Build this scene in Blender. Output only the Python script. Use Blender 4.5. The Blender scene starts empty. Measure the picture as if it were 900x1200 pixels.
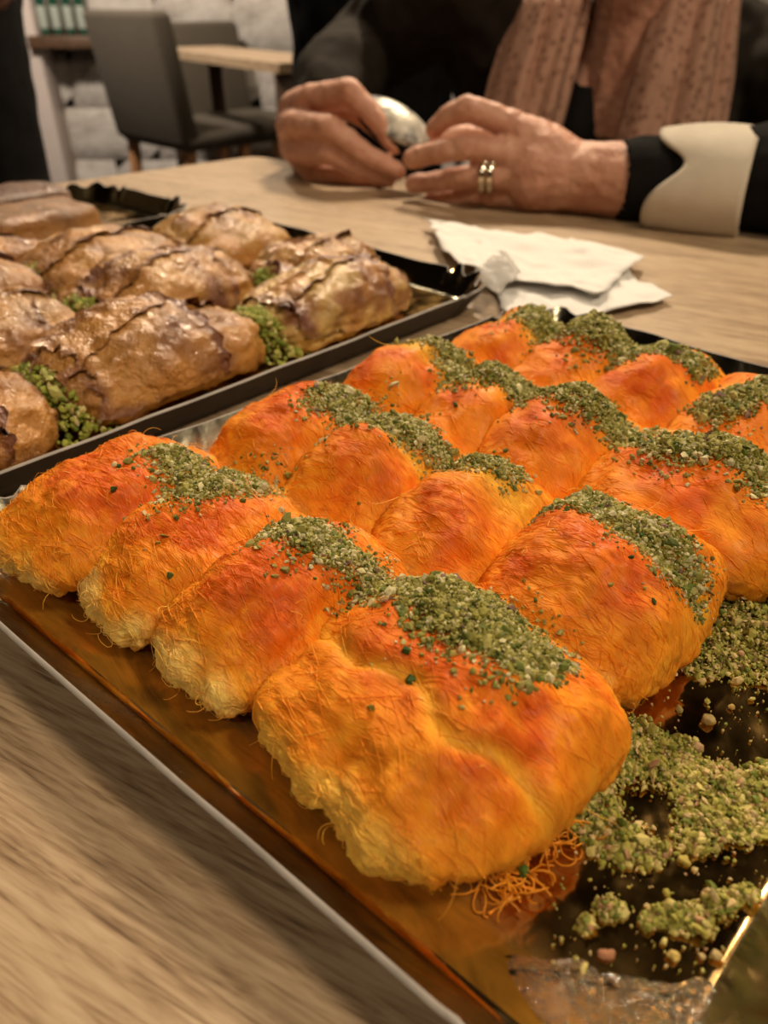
import bpy, bmesh, math, random
import numpy as np
from mathutils import Vector
from mathutils.bvhtree import BVHTree
random.seed(7)
RNG = np.random.default_rng(7)
S = bpy.context.scene
COL = S.collection
PI = math.pi

# ------------------------------------------------------------------ camera, world, lights, exposure
TZ = 0.86                                   # table top height
CAMZ = TZ + 0.17
F, TH = 890.0, math.radians(34)
cd = bpy.data.cameras.new('camera'); cam = bpy.data.objects.new('camera', cd); COL.objects.link(cam)
cam.location = (0, 0, CAMZ); cam.rotation_euler = (math.radians(90) - TH, 0, 0)
cd.sensor_fit = 'VERTICAL'; cd.sensor_height = 36; cd.sensor_width = 27; cd.lens = 36 * F / 1200
cd.clip_start = 0.01; cd.clip_end = 50
cd.dof.use_dof = True; cd.dof.focus_distance = 0.235; cd.dof.aperture_fstop = 11.5
S.camera = cam
W = bpy.data.worlds.new('world'); S.world = W; W.use_nodes = True
W.node_tree.nodes['Background'].inputs[0].default_value = (1.0, 0.8, 0.6, 1)
W.node_tree.nodes['Background'].inputs[1].default_value = 0.02
S.view_settings.view_transform = 'Standard'; S.view_settings.look = 'None'
S.view_settings.exposure = 0.10; S.view_settings.gamma = 1.0; S.view_settings.use_curve_mapping = False

def lamp(name, kind, loc, power, color, size=0.2, aim=None, spot=None, blend=0.6):
    d = bpy.data.lights.new(name, kind); o = bpy.data.objects.new(name, d); COL.objects.link(o)
    o.location = loc; d.energy = power; d.color = color
    if kind == 'AREA': d.size = size; d.shape = 'DISK'
    else: d.shadow_soft_size = size
    if kind == 'SPOT': d.spot_size = spot; d.spot_blend = blend
    if aim is not None:
        o.rotation_euler = (Vector(aim) - Vector(loc)).to_track_quat('-Z', 'Y').to_euler()
    return o
WARM = (1.0, 0.80, 0.56)
lamp('pendant_light', 'AREA', (0.30, 1.85, TZ + 1.35), 33.0, WARM, 0.25, (0.06, 0.45, TZ))
lamp('ceiling_spot', 'AREA', (0.95, -0.10, TZ + 1.55), 17.5, WARM, 0.35, (0.05, 0.25, TZ))
lamp('ceiling_spot', 'AREA', (-0.60, 2.75, TZ + 1.75), 22.0, WARM, 0.10, (-0.2, 0.6, TZ))
lamp('ceiling_spot', 'AREA', (-1.3, 2.5, TZ + 1.6), 80.0, (1.0, .86, .72), 0.25, (-1.6, 4.7, TZ - .1))
lamp('ceiling_spot', 'AREA', (0.3, 3.9, TZ + 1.75), 16.0, WARM, 0.2, (0.3, 4.4, TZ - .4))
lamp('ceiling_spot', 'AREA', (-0.35, -0.9, TZ + 1.7), 9.0, WARM, 0.3, (0.0, 0.5, TZ))

# ------------------------------------------------------------------ camera maths, tray frame
def un(u, v, z):
    x = (u - 450) / F; y = (600 - v) / F
    d = np.array([x, math.cos(TH) + y * math.sin(TH), -math.sin(TH) + y * math.cos(TH)])
    t = (z - 0.17) / d[2]
    return np.array([d[0] * t, d[1] * t, TZ + z])
def at(u, v, Y):
    x = (u - 450) / F; y = (600 - v) / F
    d = np.array([x, math.cos(TH) + y * math.sin(TH), -math.sin(TH) + y * math.cos(TH)])
    t = Y / d[1]
    return np.array([d[0] * t, Y, CAMZ + d[2] * t])
AX = np.array([.688, .725]); BX = np.array([.725, -.688]); OR = np.array([-.157, .252])
def wp(p, q, z):
    p = np.asarray(p, float); q = np.asarray(q, float); z = np.asarray(z, float)
    p, q, z = np.broadcast_arrays(p, q, z)
    return np.stack([OR[0] + p * BX[0] + q * AX[0], OR[1] + p * BX[1] + q * AX[1], TZ + z], -1)

# ------------------------------------------------------------------ noise
_perm = RNG.permutation(256); _vals = RNG.random(256) * 2 - 1
def vnoise(P):
    P = np.asarray(P, float); I = np.floor(P).astype(int); f = P - I; f = f * f * (3 - 2 * f)
    r = 0
    for dx in (0, 1):
        wx = f[..., 0] if dx else 1 - f[..., 0]
        a = _perm[(I[..., 0] + dx) & 255]
        for dy in (0, 1):
            wy = f[..., 1] if dy else 1 - f[..., 1]
            b = _perm[(a + I[..., 1] + dy) & 255]
            for dz in (0, 1):
                wz = f[..., 2] if dz else 1 - f[..., 2]
                r = r + wx * wy * wz * _vals[_perm[(b + I[..., 2] + dz) & 255]]
    return r
def fbm(P, octs=3):
    r = 0; a = 1.0
    for k in range(octs):
        r = r + a * vnoise(P * (2 ** k) + 17.3 * k); a *= .5
    return r
def sstep(a, b, x):
    t = np.clip((x - a) / (b - a), 0, 1); return t * t * (3 - 2 * t)
def lerp(a, b, t):
    return np.asarray(a) * (1 - t[..., None]) + np.asarray(b) * t[..., None]

# ------------------------------------------------------------------ object helpers
def loc_of(o):
    r = Vector((0, 0, 0))
    while o is not None: r += o.location; o = o.parent
    return np.array(r)
def obj(name, V, Fc, mat, parent=None, col=None, smooth=True, origin=None, kind=None, label=None):
    V = np.asarray(V, float)
    base = loc_of(parent) if parent is not None else np.zeros(3)
    og = np.zeros(3) if origin is None else np.asarray(origin, float) - base
    me = bpy.data.meshes.new(name)
    VV = V - base - og
    if isinstance(Fc, np.ndarray):
        n, k = Fc.shape
        me.vertices.add(len(VV)); me.vertices.foreach_set('co', VV.astype(np.float32).ravel())
        me.loops.add(n * k); me.loops.foreach_set('vertex_index', Fc.astype(np.int32).ravel())
        me.polygons.add(n); me.polygons.foreach_set('loop_start', (np.arange(n) * k).astype(np.int32))
        me.update(calc_edges=True); me.validate()
    else:
        me.from_pydata([tuple(v) for v in VV], [], [tuple(f) for f in Fc]); me.update()
    if col is not None:
        ca = me.color_attributes.new('Col', 'FLOAT_COLOR', 'POINT')
        c = np.ones((len(V), 4), np.float32); c[:, :3] = np.clip(col, 0, 1); ca.data.foreach_set('color', c.ravel())
    me.polygons.foreach_set('use_smooth', [smooth] * len(me.polygons))
    for m in (mat if isinstance(mat, (list, tuple)) else [mat]):
        if m: me.materials.append(m)
    o = bpy.data.objects.new(name, me); COL.objects.link(o); o.location = og
    if parent is not None: o.parent = parent
    if kind: o['kind'] = kind
    if label: o['label'] = label
    return o
def tag(o, label, cat, group=None, kind=None):
    o['label'] = label; o['category'] = cat
    if group: o['group'] = group
    if kind: o['kind'] = kind
    return o
def empty(name, loc, label=None, cat=None, group=None):
    o = bpy.data.objects.new(name, None); COL.objects.link(o); o.location = [float(x) for x in loc]; o.empty_display_size = .02
    if label: tag(o, label, cat, group)
    return o
def copy_tree(o, parent=None):
    c = o.copy(); COL.objects.link(c)
    if parent is not None: c.parent = parent
    for ch in list(o.children): copy_tree(ch, c)
    return c
def structure(o): o['kind'] = 'structure'; return o

class MB:
    def __init__(s): s.V = []; s.F = []
    def add(s, V, Fc):
        n = len(s.V); s.V += [tuple(map(float, v)) for v in V]; s.F += [tuple(i + n for i in f) for f in Fc]; return s
    def box(s, lo, hi, bev=0.0):
        bm = bmesh.new(); bmesh.ops.create_cube(bm, size=1)
        lo = Vector(lo); hi = Vector(hi); d = hi - lo; c = (hi + lo) / 2
        for v in bm.verts: v.co = Vector((v.co.x * d.x, v.co.y * d.y, v.co.z * d.z)) + c
        if bev: bmesh.ops.bevel(bm, geom=list(bm.edges), offset=bev, segments=2, affect='EDGES', profile=.5)
        bm.verts.index_update()
        s.add([v.co for v in bm.verts], [[v.index for v in f.verts] for f in bm.faces]); bm.free(); return s
    def lathe(s, c, prof, n=20):
        V = []; Fc = []; m = len(prof)
        for i in range(n):
            a = 2 * PI * i / n
            for r, z in prof: V.append((c[0] + r * math.cos(a), c[1] + r * math.sin(a), c[2] + z))
        for i in range(n):
            j = (i + 1) % n
            for k in range(m - 1): Fc.append((i * m + k, j * m + k, j * m + k + 1, i * m + k + 1))
        Fc.append([i * m for i in range(n)][::-1]); Fc.append([i * m + m - 1 for i in range(n)])
        return s.add(V, Fc)
    def cone(s, a, b, ra, rb, n=14):
        a = Vector(a); b = Vector(b); d = (b - a).normalized(); x = d.orthogonal().normalized(); y = d.cross(x)
        V = [a + (x * math.cos(2 * PI * i / n) + y * math.sin(2 * PI * i / n)) * ra for i in range(n)]
        V += [b + (x * math.cos(2 * PI * i / n) + y * math.sin(2 * PI * i / n)) * rb for i in range(n)]
        Fc = [(i, (i + 1) % n, n + (i + 1) % n, n + i) for i in range(n)] + [list(range(n))[::-1], list(range(n, 2 * n))]
        return s.add(V, Fc)
    def ball(s, c, r, sc=(1, 1, 1)):
        bm = bmesh.new(); bmesh.ops.create_icosphere(bm, subdivisions=2, radius=1); bm.verts.index_update()
        s.add([(c[0] + v.co.x * r * sc[0], c[1] + v.co.y * r * sc[1], c[2] + v.co.z * r * sc[2]) for v in bm.verts],
              [[v.index for v in f.verts] for f in bm.faces]); bm.free(); return s
    def chain(s, pts):
        for (a, ra), (b, rb) in zip(pts[:-1], pts[1:]): s.cone(a, b, ra, rb)
        for a, ra in pts: s.ball(a, ra)
        return s
    def build(s, name, mat, parent=None, **k): return obj(name, np.array(s.V), s.F, mat, parent, **k)
    def remesh(s, voxel, smooth=4):
        me = bpy.data.meshes.new('tmp'); me.from_pydata(s.V, [], s.F); o = bpy.data.objects.new('tmp', me); COL.objects.link(o)
        m = o.modifiers.new('r', 'REMESH'); m.mode = 'VOXEL'; m.voxel_size = voxel
        if smooth: k = o.modifiers.new('s', 'SMOOTH'); k.iterations = smooth; k.factor = .5
        dg = bpy.context.evaluated_depsgraph_get(); e = o.evaluated_get(dg); m2 = e.to_mesh()
        V = np.empty(len(m2.vertices) * 3, np.float32); m2.vertices.foreach_get('co', V)
        N = np.empty(len(m2.vertices) * 3, np.float32); m2.vertices.foreach_get('normal', N)
        Fc = [tuple(p.vertices) for p in m2.polygons]
        e.to_mesh_clear(); bpy.data.objects.remove(o); bpy.data.meshes.remove(me)
        return V.reshape(-1, 3).astype(float), Fc, N.reshape(-1, 3).astype(float)

# ------------------------------------------------------------------ materials
class NT:
    def __init__(s, name):
        s.m = bpy.data.materials.new(name); s.m.use_nodes = True; s.t = s.m.node_tree; s.b = s.t.nodes['Principled BSDF']
    def n(s, kind, **k):
        nd = s.t.nodes.new(kind)
        for a, v in k.items():
            if a.startswith('i_'): nd.inputs[a[2:].replace('_', ' ')].default_value = v
            else: setattr(nd, a, v)
        return nd
    def l(s, a, b): s.t.links.new(a, b)
    def set(s, **k):
        for a, v in k.items():
            i = s.b.inputs[a.replace('_', ' ')]
            i.default_value = (*v, 1) if isinstance(v, tuple) and len(v) == 3 and i.type == 'RGBA' else v
        return s
    def coord(s, scale=(1, 1, 1), rot=(0, 0, 0), kind='Object'):
        tc = s.n('ShaderNodeTexCoord'); mp = s.n('ShaderNodeMapping'); mp.inputs['Scale'].default_value = scale; mp.inputs['Rotation'].default_value = rot
        s.l(tc.outputs[kind], mp.inputs['Vector']); return mp.outputs[0]
    def noise(s, vec, scale, detail=3, rough=.55, dist=0):
        n = s.n('ShaderNodeTexNoise'); n.inputs['Scale'].default_value = scale; n.inputs['Detail'].default_value = detail
        n.inputs['Roughness'].default_value = rough; n.inputs['Distortion'].default_value = dist
        if vec is not None: s.l(vec, n.inputs['Vector'])
        return n.outputs['Fac']
    def ramp(s, fac, stops):
        r = s.n('ShaderNodeValToRGB'); e = r.color_ramp.elements
        while len(e) < len(stops): e.new(.5)
        for x, (p, c) in zip(e, stops): x.position = p; x.color = (*c, 1) if len(c) == 3 else c
        s.l(fac, r.inputs[0]); return r.outputs[0]
    def bump(s, h, strength, dist, prev=None):
        b = s.n('ShaderNodeBump'); b.inputs['Strength'].default_value = strength; b.inputs['Distance'].default_value = dist
        s.l(h, b.inputs['Height'])
        if prev is not None: s.l(prev, b.inputs['Normal'])
        return b.outputs[0]
    def base(s, c): s.l(c, s.b.inputs['Base Color'])
    def normal(s, c): s.l(c, s.b.inputs['Normal'])
    def rough(s, c): s.l(c, s.b.inputs['Roughness'])
def plain(name, c, r=.6, bump=None, var=.15, scale=60, **k):
    m = NT(name); m.set(Roughness=r, **k); v = m.coord()
    f = m.noise(v, scale, 4)
    m.base(m.ramp(f, [(.3, tuple(x * (1 - var) for x in c)), (.7, tuple(min(1, x * (1 + var)) for x in c))]))
    if bump: m.normal(m.bump(m.noise(v, bump[0], 4), bump[1], bump[2]))
    return m.m
def attr_mat(name, r, bump=None, stretch=(1, 1, 1), **k):
    m = NT(name); m.set(Roughness=r, **k); a = m.n('ShaderNodeVertexColor', layer_name='Col'); m.base(a.outputs[0])
    if bump: m.normal(m.bump(m.noise(m.coord(stretch), bump[0], 5, .6), bump[1], bump[2]))
    return m

# wood table: grain runs along GR
GANG = math.atan2(.482, -.876)
def wood(name, tones, ang, r=.42):
    m = NT(name); m.set(Roughness=r)
    v0 = m.coord(rot=(0, 0, -ang))
    def st(a, b, det, dist):
        mp = m.n('ShaderNodeMapping'); mp.inputs['Scale'].default_value = (a, b, b); m.l(v0, mp.inputs['Vector']); return m.noise(mp.outputs[0], 1.0, det, .6, dist)
    big, mid, pore = st(5, 60, 4, .8), st(26, 330, 4, .9), st(70, 900, 2, .5)
    def mix(a, k, b):
        q = m.n('ShaderNodeMath', operation='MULTIPLY'); q.inputs[1].default_value = k; m.l(a, q.inputs[0])
        if b is None: return q.outputs[0]
        w = m.n('ShaderNodeMath', operation='ADD'); m.l(q.outputs[0], w.inputs[0]); m.l(b, w.inputs[1]); return w.outputs[0]
    h = mix(pore, .25, mix(mid, .45, mix(big, .30, None)))
    m.base(m.ramp(h, [(.37, tones[0]), (.45, tones[1]), (.52, tones[2]), (.62, tones[3])]))
    m.normal(m.bump(h, .3, .0005)); return m.m
M_TABLE = wood('light_oak', [(.15, .09, .05), (.30, .20, .115), (.42, .30, .185), (.50, .37, .24)], GANG)
M_WOOD2 = wood('oak_leg', [(.26, .115, .045), (.40, .19, .08), (.48, .24, .10), (.54, .29, .13)], PI / 2)
M_WOODD = plain('dark_wood', (.085, .045, .022), .5, var=.3, scale=20)

# kunafa
mk_ = attr_mat('kunafa_dough', .55)
at_ = mk_.n('ShaderNodeAttribute', attribute_name='fibre'); mp_ = mk_.n('ShaderNodeMapping'); mp_.inputs['Scale'].default_value = (2600, 190, 1); mk_.l(at_.outputs['Vector'], mp_.inputs['Vector'])
mp2_ = mk_.n('ShaderNodeMapping'); mp2_.inputs['Scale'].default_value = (1100, 90, 1); mp2_.inputs['Rotation'].default_value = (0, 0, .25); mk_.l(at_.outputs['Vector'], mp2_.inputs['Vector'])
b1_ = mk_.bump(mk_.noise(mp_.outputs[0], 1.0, 3, .6, 1.4), .55, .0006); mk_.normal(mk_.bump(mk_.noise(mp2_.outputs[0], 1.0, 3, .6, 1.8), .5, .0012, b1_))
mk_.set(Subsurface_Weight=.2, Subsurface_Radius=(.006, .002, .0006), Subsurface_Scale=1.0, Coat_Weight=.06, Coat_Roughness=.3, Specular_IOR_Level=.2); M_KUN = mk_.m
ms_ = attr_mat('dough_strand', .42); ms_.set(Specular_IOR_Level=.3); M_STR = ms_.m
mc_ = attr_mat('pistachio_crumb', .65, (1500, .4, .0005)); mc_.set(Specular_IOR_Level=.3); M_CRUMB = mc_.m
mb_ = attr_mat('phyllo', .34, (190, .8, .0045)); mb_.normal(mb_.bump(mb_.noise(mb_.coord(), 520, 3), .6, .0015, mb_.b.inputs['Normal'].links[0].from_socket)); mb_.l(mb_.b.inputs['Normal'].links[0].from_socket, mb_.b.inputs['Coat Normal']); mb_.set(Coat_Weight=.85, Coat_Roughness=.12, Specular_IOR_Level=.45); M_PHYL = mb_.m

def gold(name, base, r0, r1, bump):
    m = NT(name); m.set(Metallic=1.0); v = m.coord()
    f = m.noise(v, 38, 5, .6, .4)
    m.base(m.ramp(f, [(.35, tuple(x * .82 for x in base)), (.65, base)]))
    rr = m.ramp(m.noise(v, 60, 4), [(.35, (r0,) * 3), (.7, (r1,) * 3)]); m.rough(rr)
    b = m.bump(m.noise(v, 30, 3, .5, .8), bump, .004)
    b = m.bump(m.noise(m.coord((1, .25, 1), (0, 0, .8)), 220, 3), bump * .35, .001, b); m.normal(b); return m.m
M_GOLD = gold('gold_foil_card', (.66, .40, .12), .10, .24, .22)
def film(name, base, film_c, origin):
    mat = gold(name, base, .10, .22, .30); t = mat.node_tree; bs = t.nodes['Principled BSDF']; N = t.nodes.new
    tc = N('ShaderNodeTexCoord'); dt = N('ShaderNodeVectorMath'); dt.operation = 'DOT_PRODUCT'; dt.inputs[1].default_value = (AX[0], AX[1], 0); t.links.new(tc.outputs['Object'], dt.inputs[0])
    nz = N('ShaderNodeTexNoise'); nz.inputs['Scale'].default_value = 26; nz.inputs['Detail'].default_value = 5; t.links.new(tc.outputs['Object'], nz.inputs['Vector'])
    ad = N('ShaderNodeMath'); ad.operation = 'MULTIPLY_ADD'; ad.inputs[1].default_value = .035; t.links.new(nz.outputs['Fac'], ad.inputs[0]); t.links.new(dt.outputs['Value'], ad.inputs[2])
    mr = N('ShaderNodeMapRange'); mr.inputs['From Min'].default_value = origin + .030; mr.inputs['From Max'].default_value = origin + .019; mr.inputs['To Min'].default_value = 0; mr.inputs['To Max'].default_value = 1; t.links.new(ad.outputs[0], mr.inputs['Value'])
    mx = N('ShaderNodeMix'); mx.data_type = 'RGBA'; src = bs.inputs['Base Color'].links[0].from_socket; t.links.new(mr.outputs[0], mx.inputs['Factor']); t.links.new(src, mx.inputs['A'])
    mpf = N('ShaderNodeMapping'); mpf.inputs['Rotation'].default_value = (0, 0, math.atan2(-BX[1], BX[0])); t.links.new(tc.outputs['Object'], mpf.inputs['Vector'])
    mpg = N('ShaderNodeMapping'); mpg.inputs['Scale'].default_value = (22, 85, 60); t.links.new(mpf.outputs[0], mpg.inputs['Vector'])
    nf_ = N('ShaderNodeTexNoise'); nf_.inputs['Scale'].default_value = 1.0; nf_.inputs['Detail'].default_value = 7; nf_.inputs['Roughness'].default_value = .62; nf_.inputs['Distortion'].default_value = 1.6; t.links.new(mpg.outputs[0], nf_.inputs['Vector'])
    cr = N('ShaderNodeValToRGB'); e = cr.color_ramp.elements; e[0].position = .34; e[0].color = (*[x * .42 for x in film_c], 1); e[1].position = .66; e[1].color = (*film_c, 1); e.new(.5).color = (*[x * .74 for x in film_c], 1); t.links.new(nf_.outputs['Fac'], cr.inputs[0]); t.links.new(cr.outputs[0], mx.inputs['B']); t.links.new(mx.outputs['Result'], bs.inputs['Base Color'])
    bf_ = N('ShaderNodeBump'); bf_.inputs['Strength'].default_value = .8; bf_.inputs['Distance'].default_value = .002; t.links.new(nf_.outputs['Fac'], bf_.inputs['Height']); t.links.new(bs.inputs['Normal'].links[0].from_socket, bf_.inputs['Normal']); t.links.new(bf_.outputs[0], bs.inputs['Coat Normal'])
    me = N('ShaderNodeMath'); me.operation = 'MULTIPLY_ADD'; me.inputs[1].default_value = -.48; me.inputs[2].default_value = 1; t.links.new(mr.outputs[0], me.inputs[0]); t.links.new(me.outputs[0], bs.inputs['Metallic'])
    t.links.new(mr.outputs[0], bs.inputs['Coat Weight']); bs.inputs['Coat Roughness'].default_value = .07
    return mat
M_GOLDFOLD = gold('bright_gold_fold', (.92, .60, .24), .10, .18, .12)
M_GOLDRIM = gold('gold_foil_rim', (.34, .32, .24), .16, .3, .25)
M_GOLDSHINE = gold('shiny_gold_rim', (.75, .60, .30), .05, .12, .3)
M_CARD = plain('grey_card_edge', (.30, .27, .24), .7, var=.2)
M_UNDER = plain('grey_card_under', (.07, .06, .05), .8, var=.2)
m = NT('syrup'); m.set(Base_Color=(.95, .86, .68), Roughness=.05, IOR=1.38, Transmission_Weight=.95, Coat_Weight=.3, Coat_Roughness=.05)
m.normal(m.bump(m.noise(m.coord(), 170, 4, .6, 1.2), 1.0, .004)); M_SYRUP = m.m

# ------------------------------------------------------------------ room shell
m = NT('whitewashed_stone'); m.set(Roughness=.9); v = m.coord()
m.base(m.ramp(m.noise(v, 7, 6, .65), [(.3, (.30, .26, .22)), (.5, (.44, .40, .355)), (.72, (.54, .50, .45))]))
m.normal(m.bump(m.noise(v, 16, 6, .65), .8, .03)); M_STONE = m.m
M_MORTAR = plain('mortar', (.30, .27, .235), .95, (40, .5, .01))
M_PLASTER = plain('pale_plaster', (.55, .47, .42), .9, (30, .3, .01), var=.06)
M_DARKWALL = plain('dark_plaster', (.12, .10, .085), .9, var=.1)
M_CEIL = plain('dark_ceiling', (.045, .038, .032), .9, var=.1)
M_FLOOR = plain('dark_floor', (.06, .048, .04), .6, var=.2, scale=6)
X0, X1, Y0, Y1, ZC = -3.2, 3.2, -2.2, 4.75, 2.9
structure(MB().box((X0, Y0, -.06), (X1, Y1 + .2, 0)).build('floor', M_FLOOR))
structure(MB().box((X0, Y0, ZC), (X1, Y1 + .2, ZC + .06)).build('ceiling', M_CEIL))
wall = structure(MB().box((X0, Y1, 0), (X1, Y1 + .2, ZC)).build('wall_back', M_MORTAR))
structure(MB().box((X0 - .1, Y0, 0), (X0, Y1 + .2, ZC)).build('wall_left', M_DARKWALL))
structure(MB().box((X1, Y0, 0), (X1 + .1, Y1 + .2, ZC)).build('wall_right', M_DARKWALL))
structure(MB().box((X0, Y0 - .1, 0), (X1, Y0, ZC)).build('wall_front', M_DARKWALL))
def block_mesh(w, h, seed):
    nx, nz = 9, 6; V = []
    for k in range(nz):
        for i in range(nx):
            x = (i / (nx - 1) - .5) * w; z = (k / (nz - 1) - .5) * h
            e = min(1, min(i, nx - 1 - i, k, nz - 1 - k))
            y = -.015 - .022 * e + .010 * float(vnoise(np.array([i * .9 + seed * 7, k * .9, seed])))
            jx = .003 * float(vnoise(np.array([i + .3, k * 1.7, seed + 4.]))); V.append((x + jx, y if e else .0, z + jx))
    Fc = [(k * nx + i, k * nx + i + 1, (k + 1) * nx + i + 1, (k + 1) * nx + i) for k in range(nz - 1) for i in range(nx - 1)]
    me = bpy.data.meshes.new('stone_block'); me.from_pydata(V, [], Fc); me.update(); me.materials.append(M_STONE)
    for p in me.polygons: p.use_smooth = True
    return me
bl = [block_mesh(w, .262, k) for k, w in enumerate((.40, .50, .62, .46, .56, .36))]; bw = (.40, .50, .62, .46, .56, .36)
rr = random.Random(3)
for row in range(10):
    x = X0 + .02 - rr.random() * .25; z = .135 + row * .267
    if z > ZC - .1: break
    while x < X1 - .1:
        k = rr.randrange(6); w = bw[k]
        if x + w / 2 > X0 + w / 2 and x + w < X1:
            b = bpy.data.objects.new('stone_block', bl[k]); COL.objects.link(b); b.parent = wall; b.location = (x + w / 2, Y1, z + .0)
        x += w + .005
pl = at(35, 60, 4.6)
structure(MB().box((pl[0] - .10, 4.55, 0), (pl[0] + .07, Y1 + .0, ZC), .01).build('trim_1', M_PLASTER))

# ------------------------------------------------------------------ dining table
C0 = np.array([-.171, 1.087]); ef = np.array([math.cos(math.radians(37)), -math.sin(math.radians(37))]); el = -np.array([math.cos(math.radians(43)), math.sin(math.radians(43))])
table = empty('dining_table', (0.0, .25, 0), 'light oak dining table with visible grain under the sweet trays', 'table')
quad = [C0, C0 + ef * 1.15, C0 + ef * 1.15 + el * 1.3, C0 + el * 1.3]
def rounded(poly, r, n=6):
    out = []; m_ = len(poly)
    for i in range(m_):
        a, b, c = np.array(poly[i - 1]), np.array(poly[i]), np.array(poly[(i + 1) % m_])
        d1 = (a - b) / np.linalg.norm(a - b); d2 = (c - b) / np.linalg.norm(c - b)
        p1, p2 = b + d1 * r, b + d2 * r
        for k in range(n + 1):
            t = k / n; out.append((1 - t) ** 2 * p1 + 2 * t * (1 - t) * b + t * t * p2)
    return out
def slab(poly, z0, z1):
    n = len(poly); V = [(x, y, z0) for x, y in poly] + [(x, y, z1) for x, y in poly]
    return V, [list(range(n))[::-1], list(range(n, 2 * n))] + [(i, (i + 1) % n, n + (i + 1) % n, n + i) for i in range(n)]
pq_ = rounded(quad, .02)
if sum(pq_[i - 1][0] * pq_[i][1] - pq_[i][0] * pq_[i - 1][1] for i in range(len(pq_))) < 0: pq_ = pq_[::-1]
V, Fc = slab(pq_, TZ - .035, TZ); obj('tabletop', V, Fc, M_TABLE, table, smooth=False)
cen = sum(quad) / 4
for c in quad:
    d = c + (cen - c) * .12; MB().box((d[0] - .035, d[1] - .035, 0), (d[0] + .035, d[1] + .035, TZ - .035), .004).build('leg', M_TABLE, table)

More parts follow.
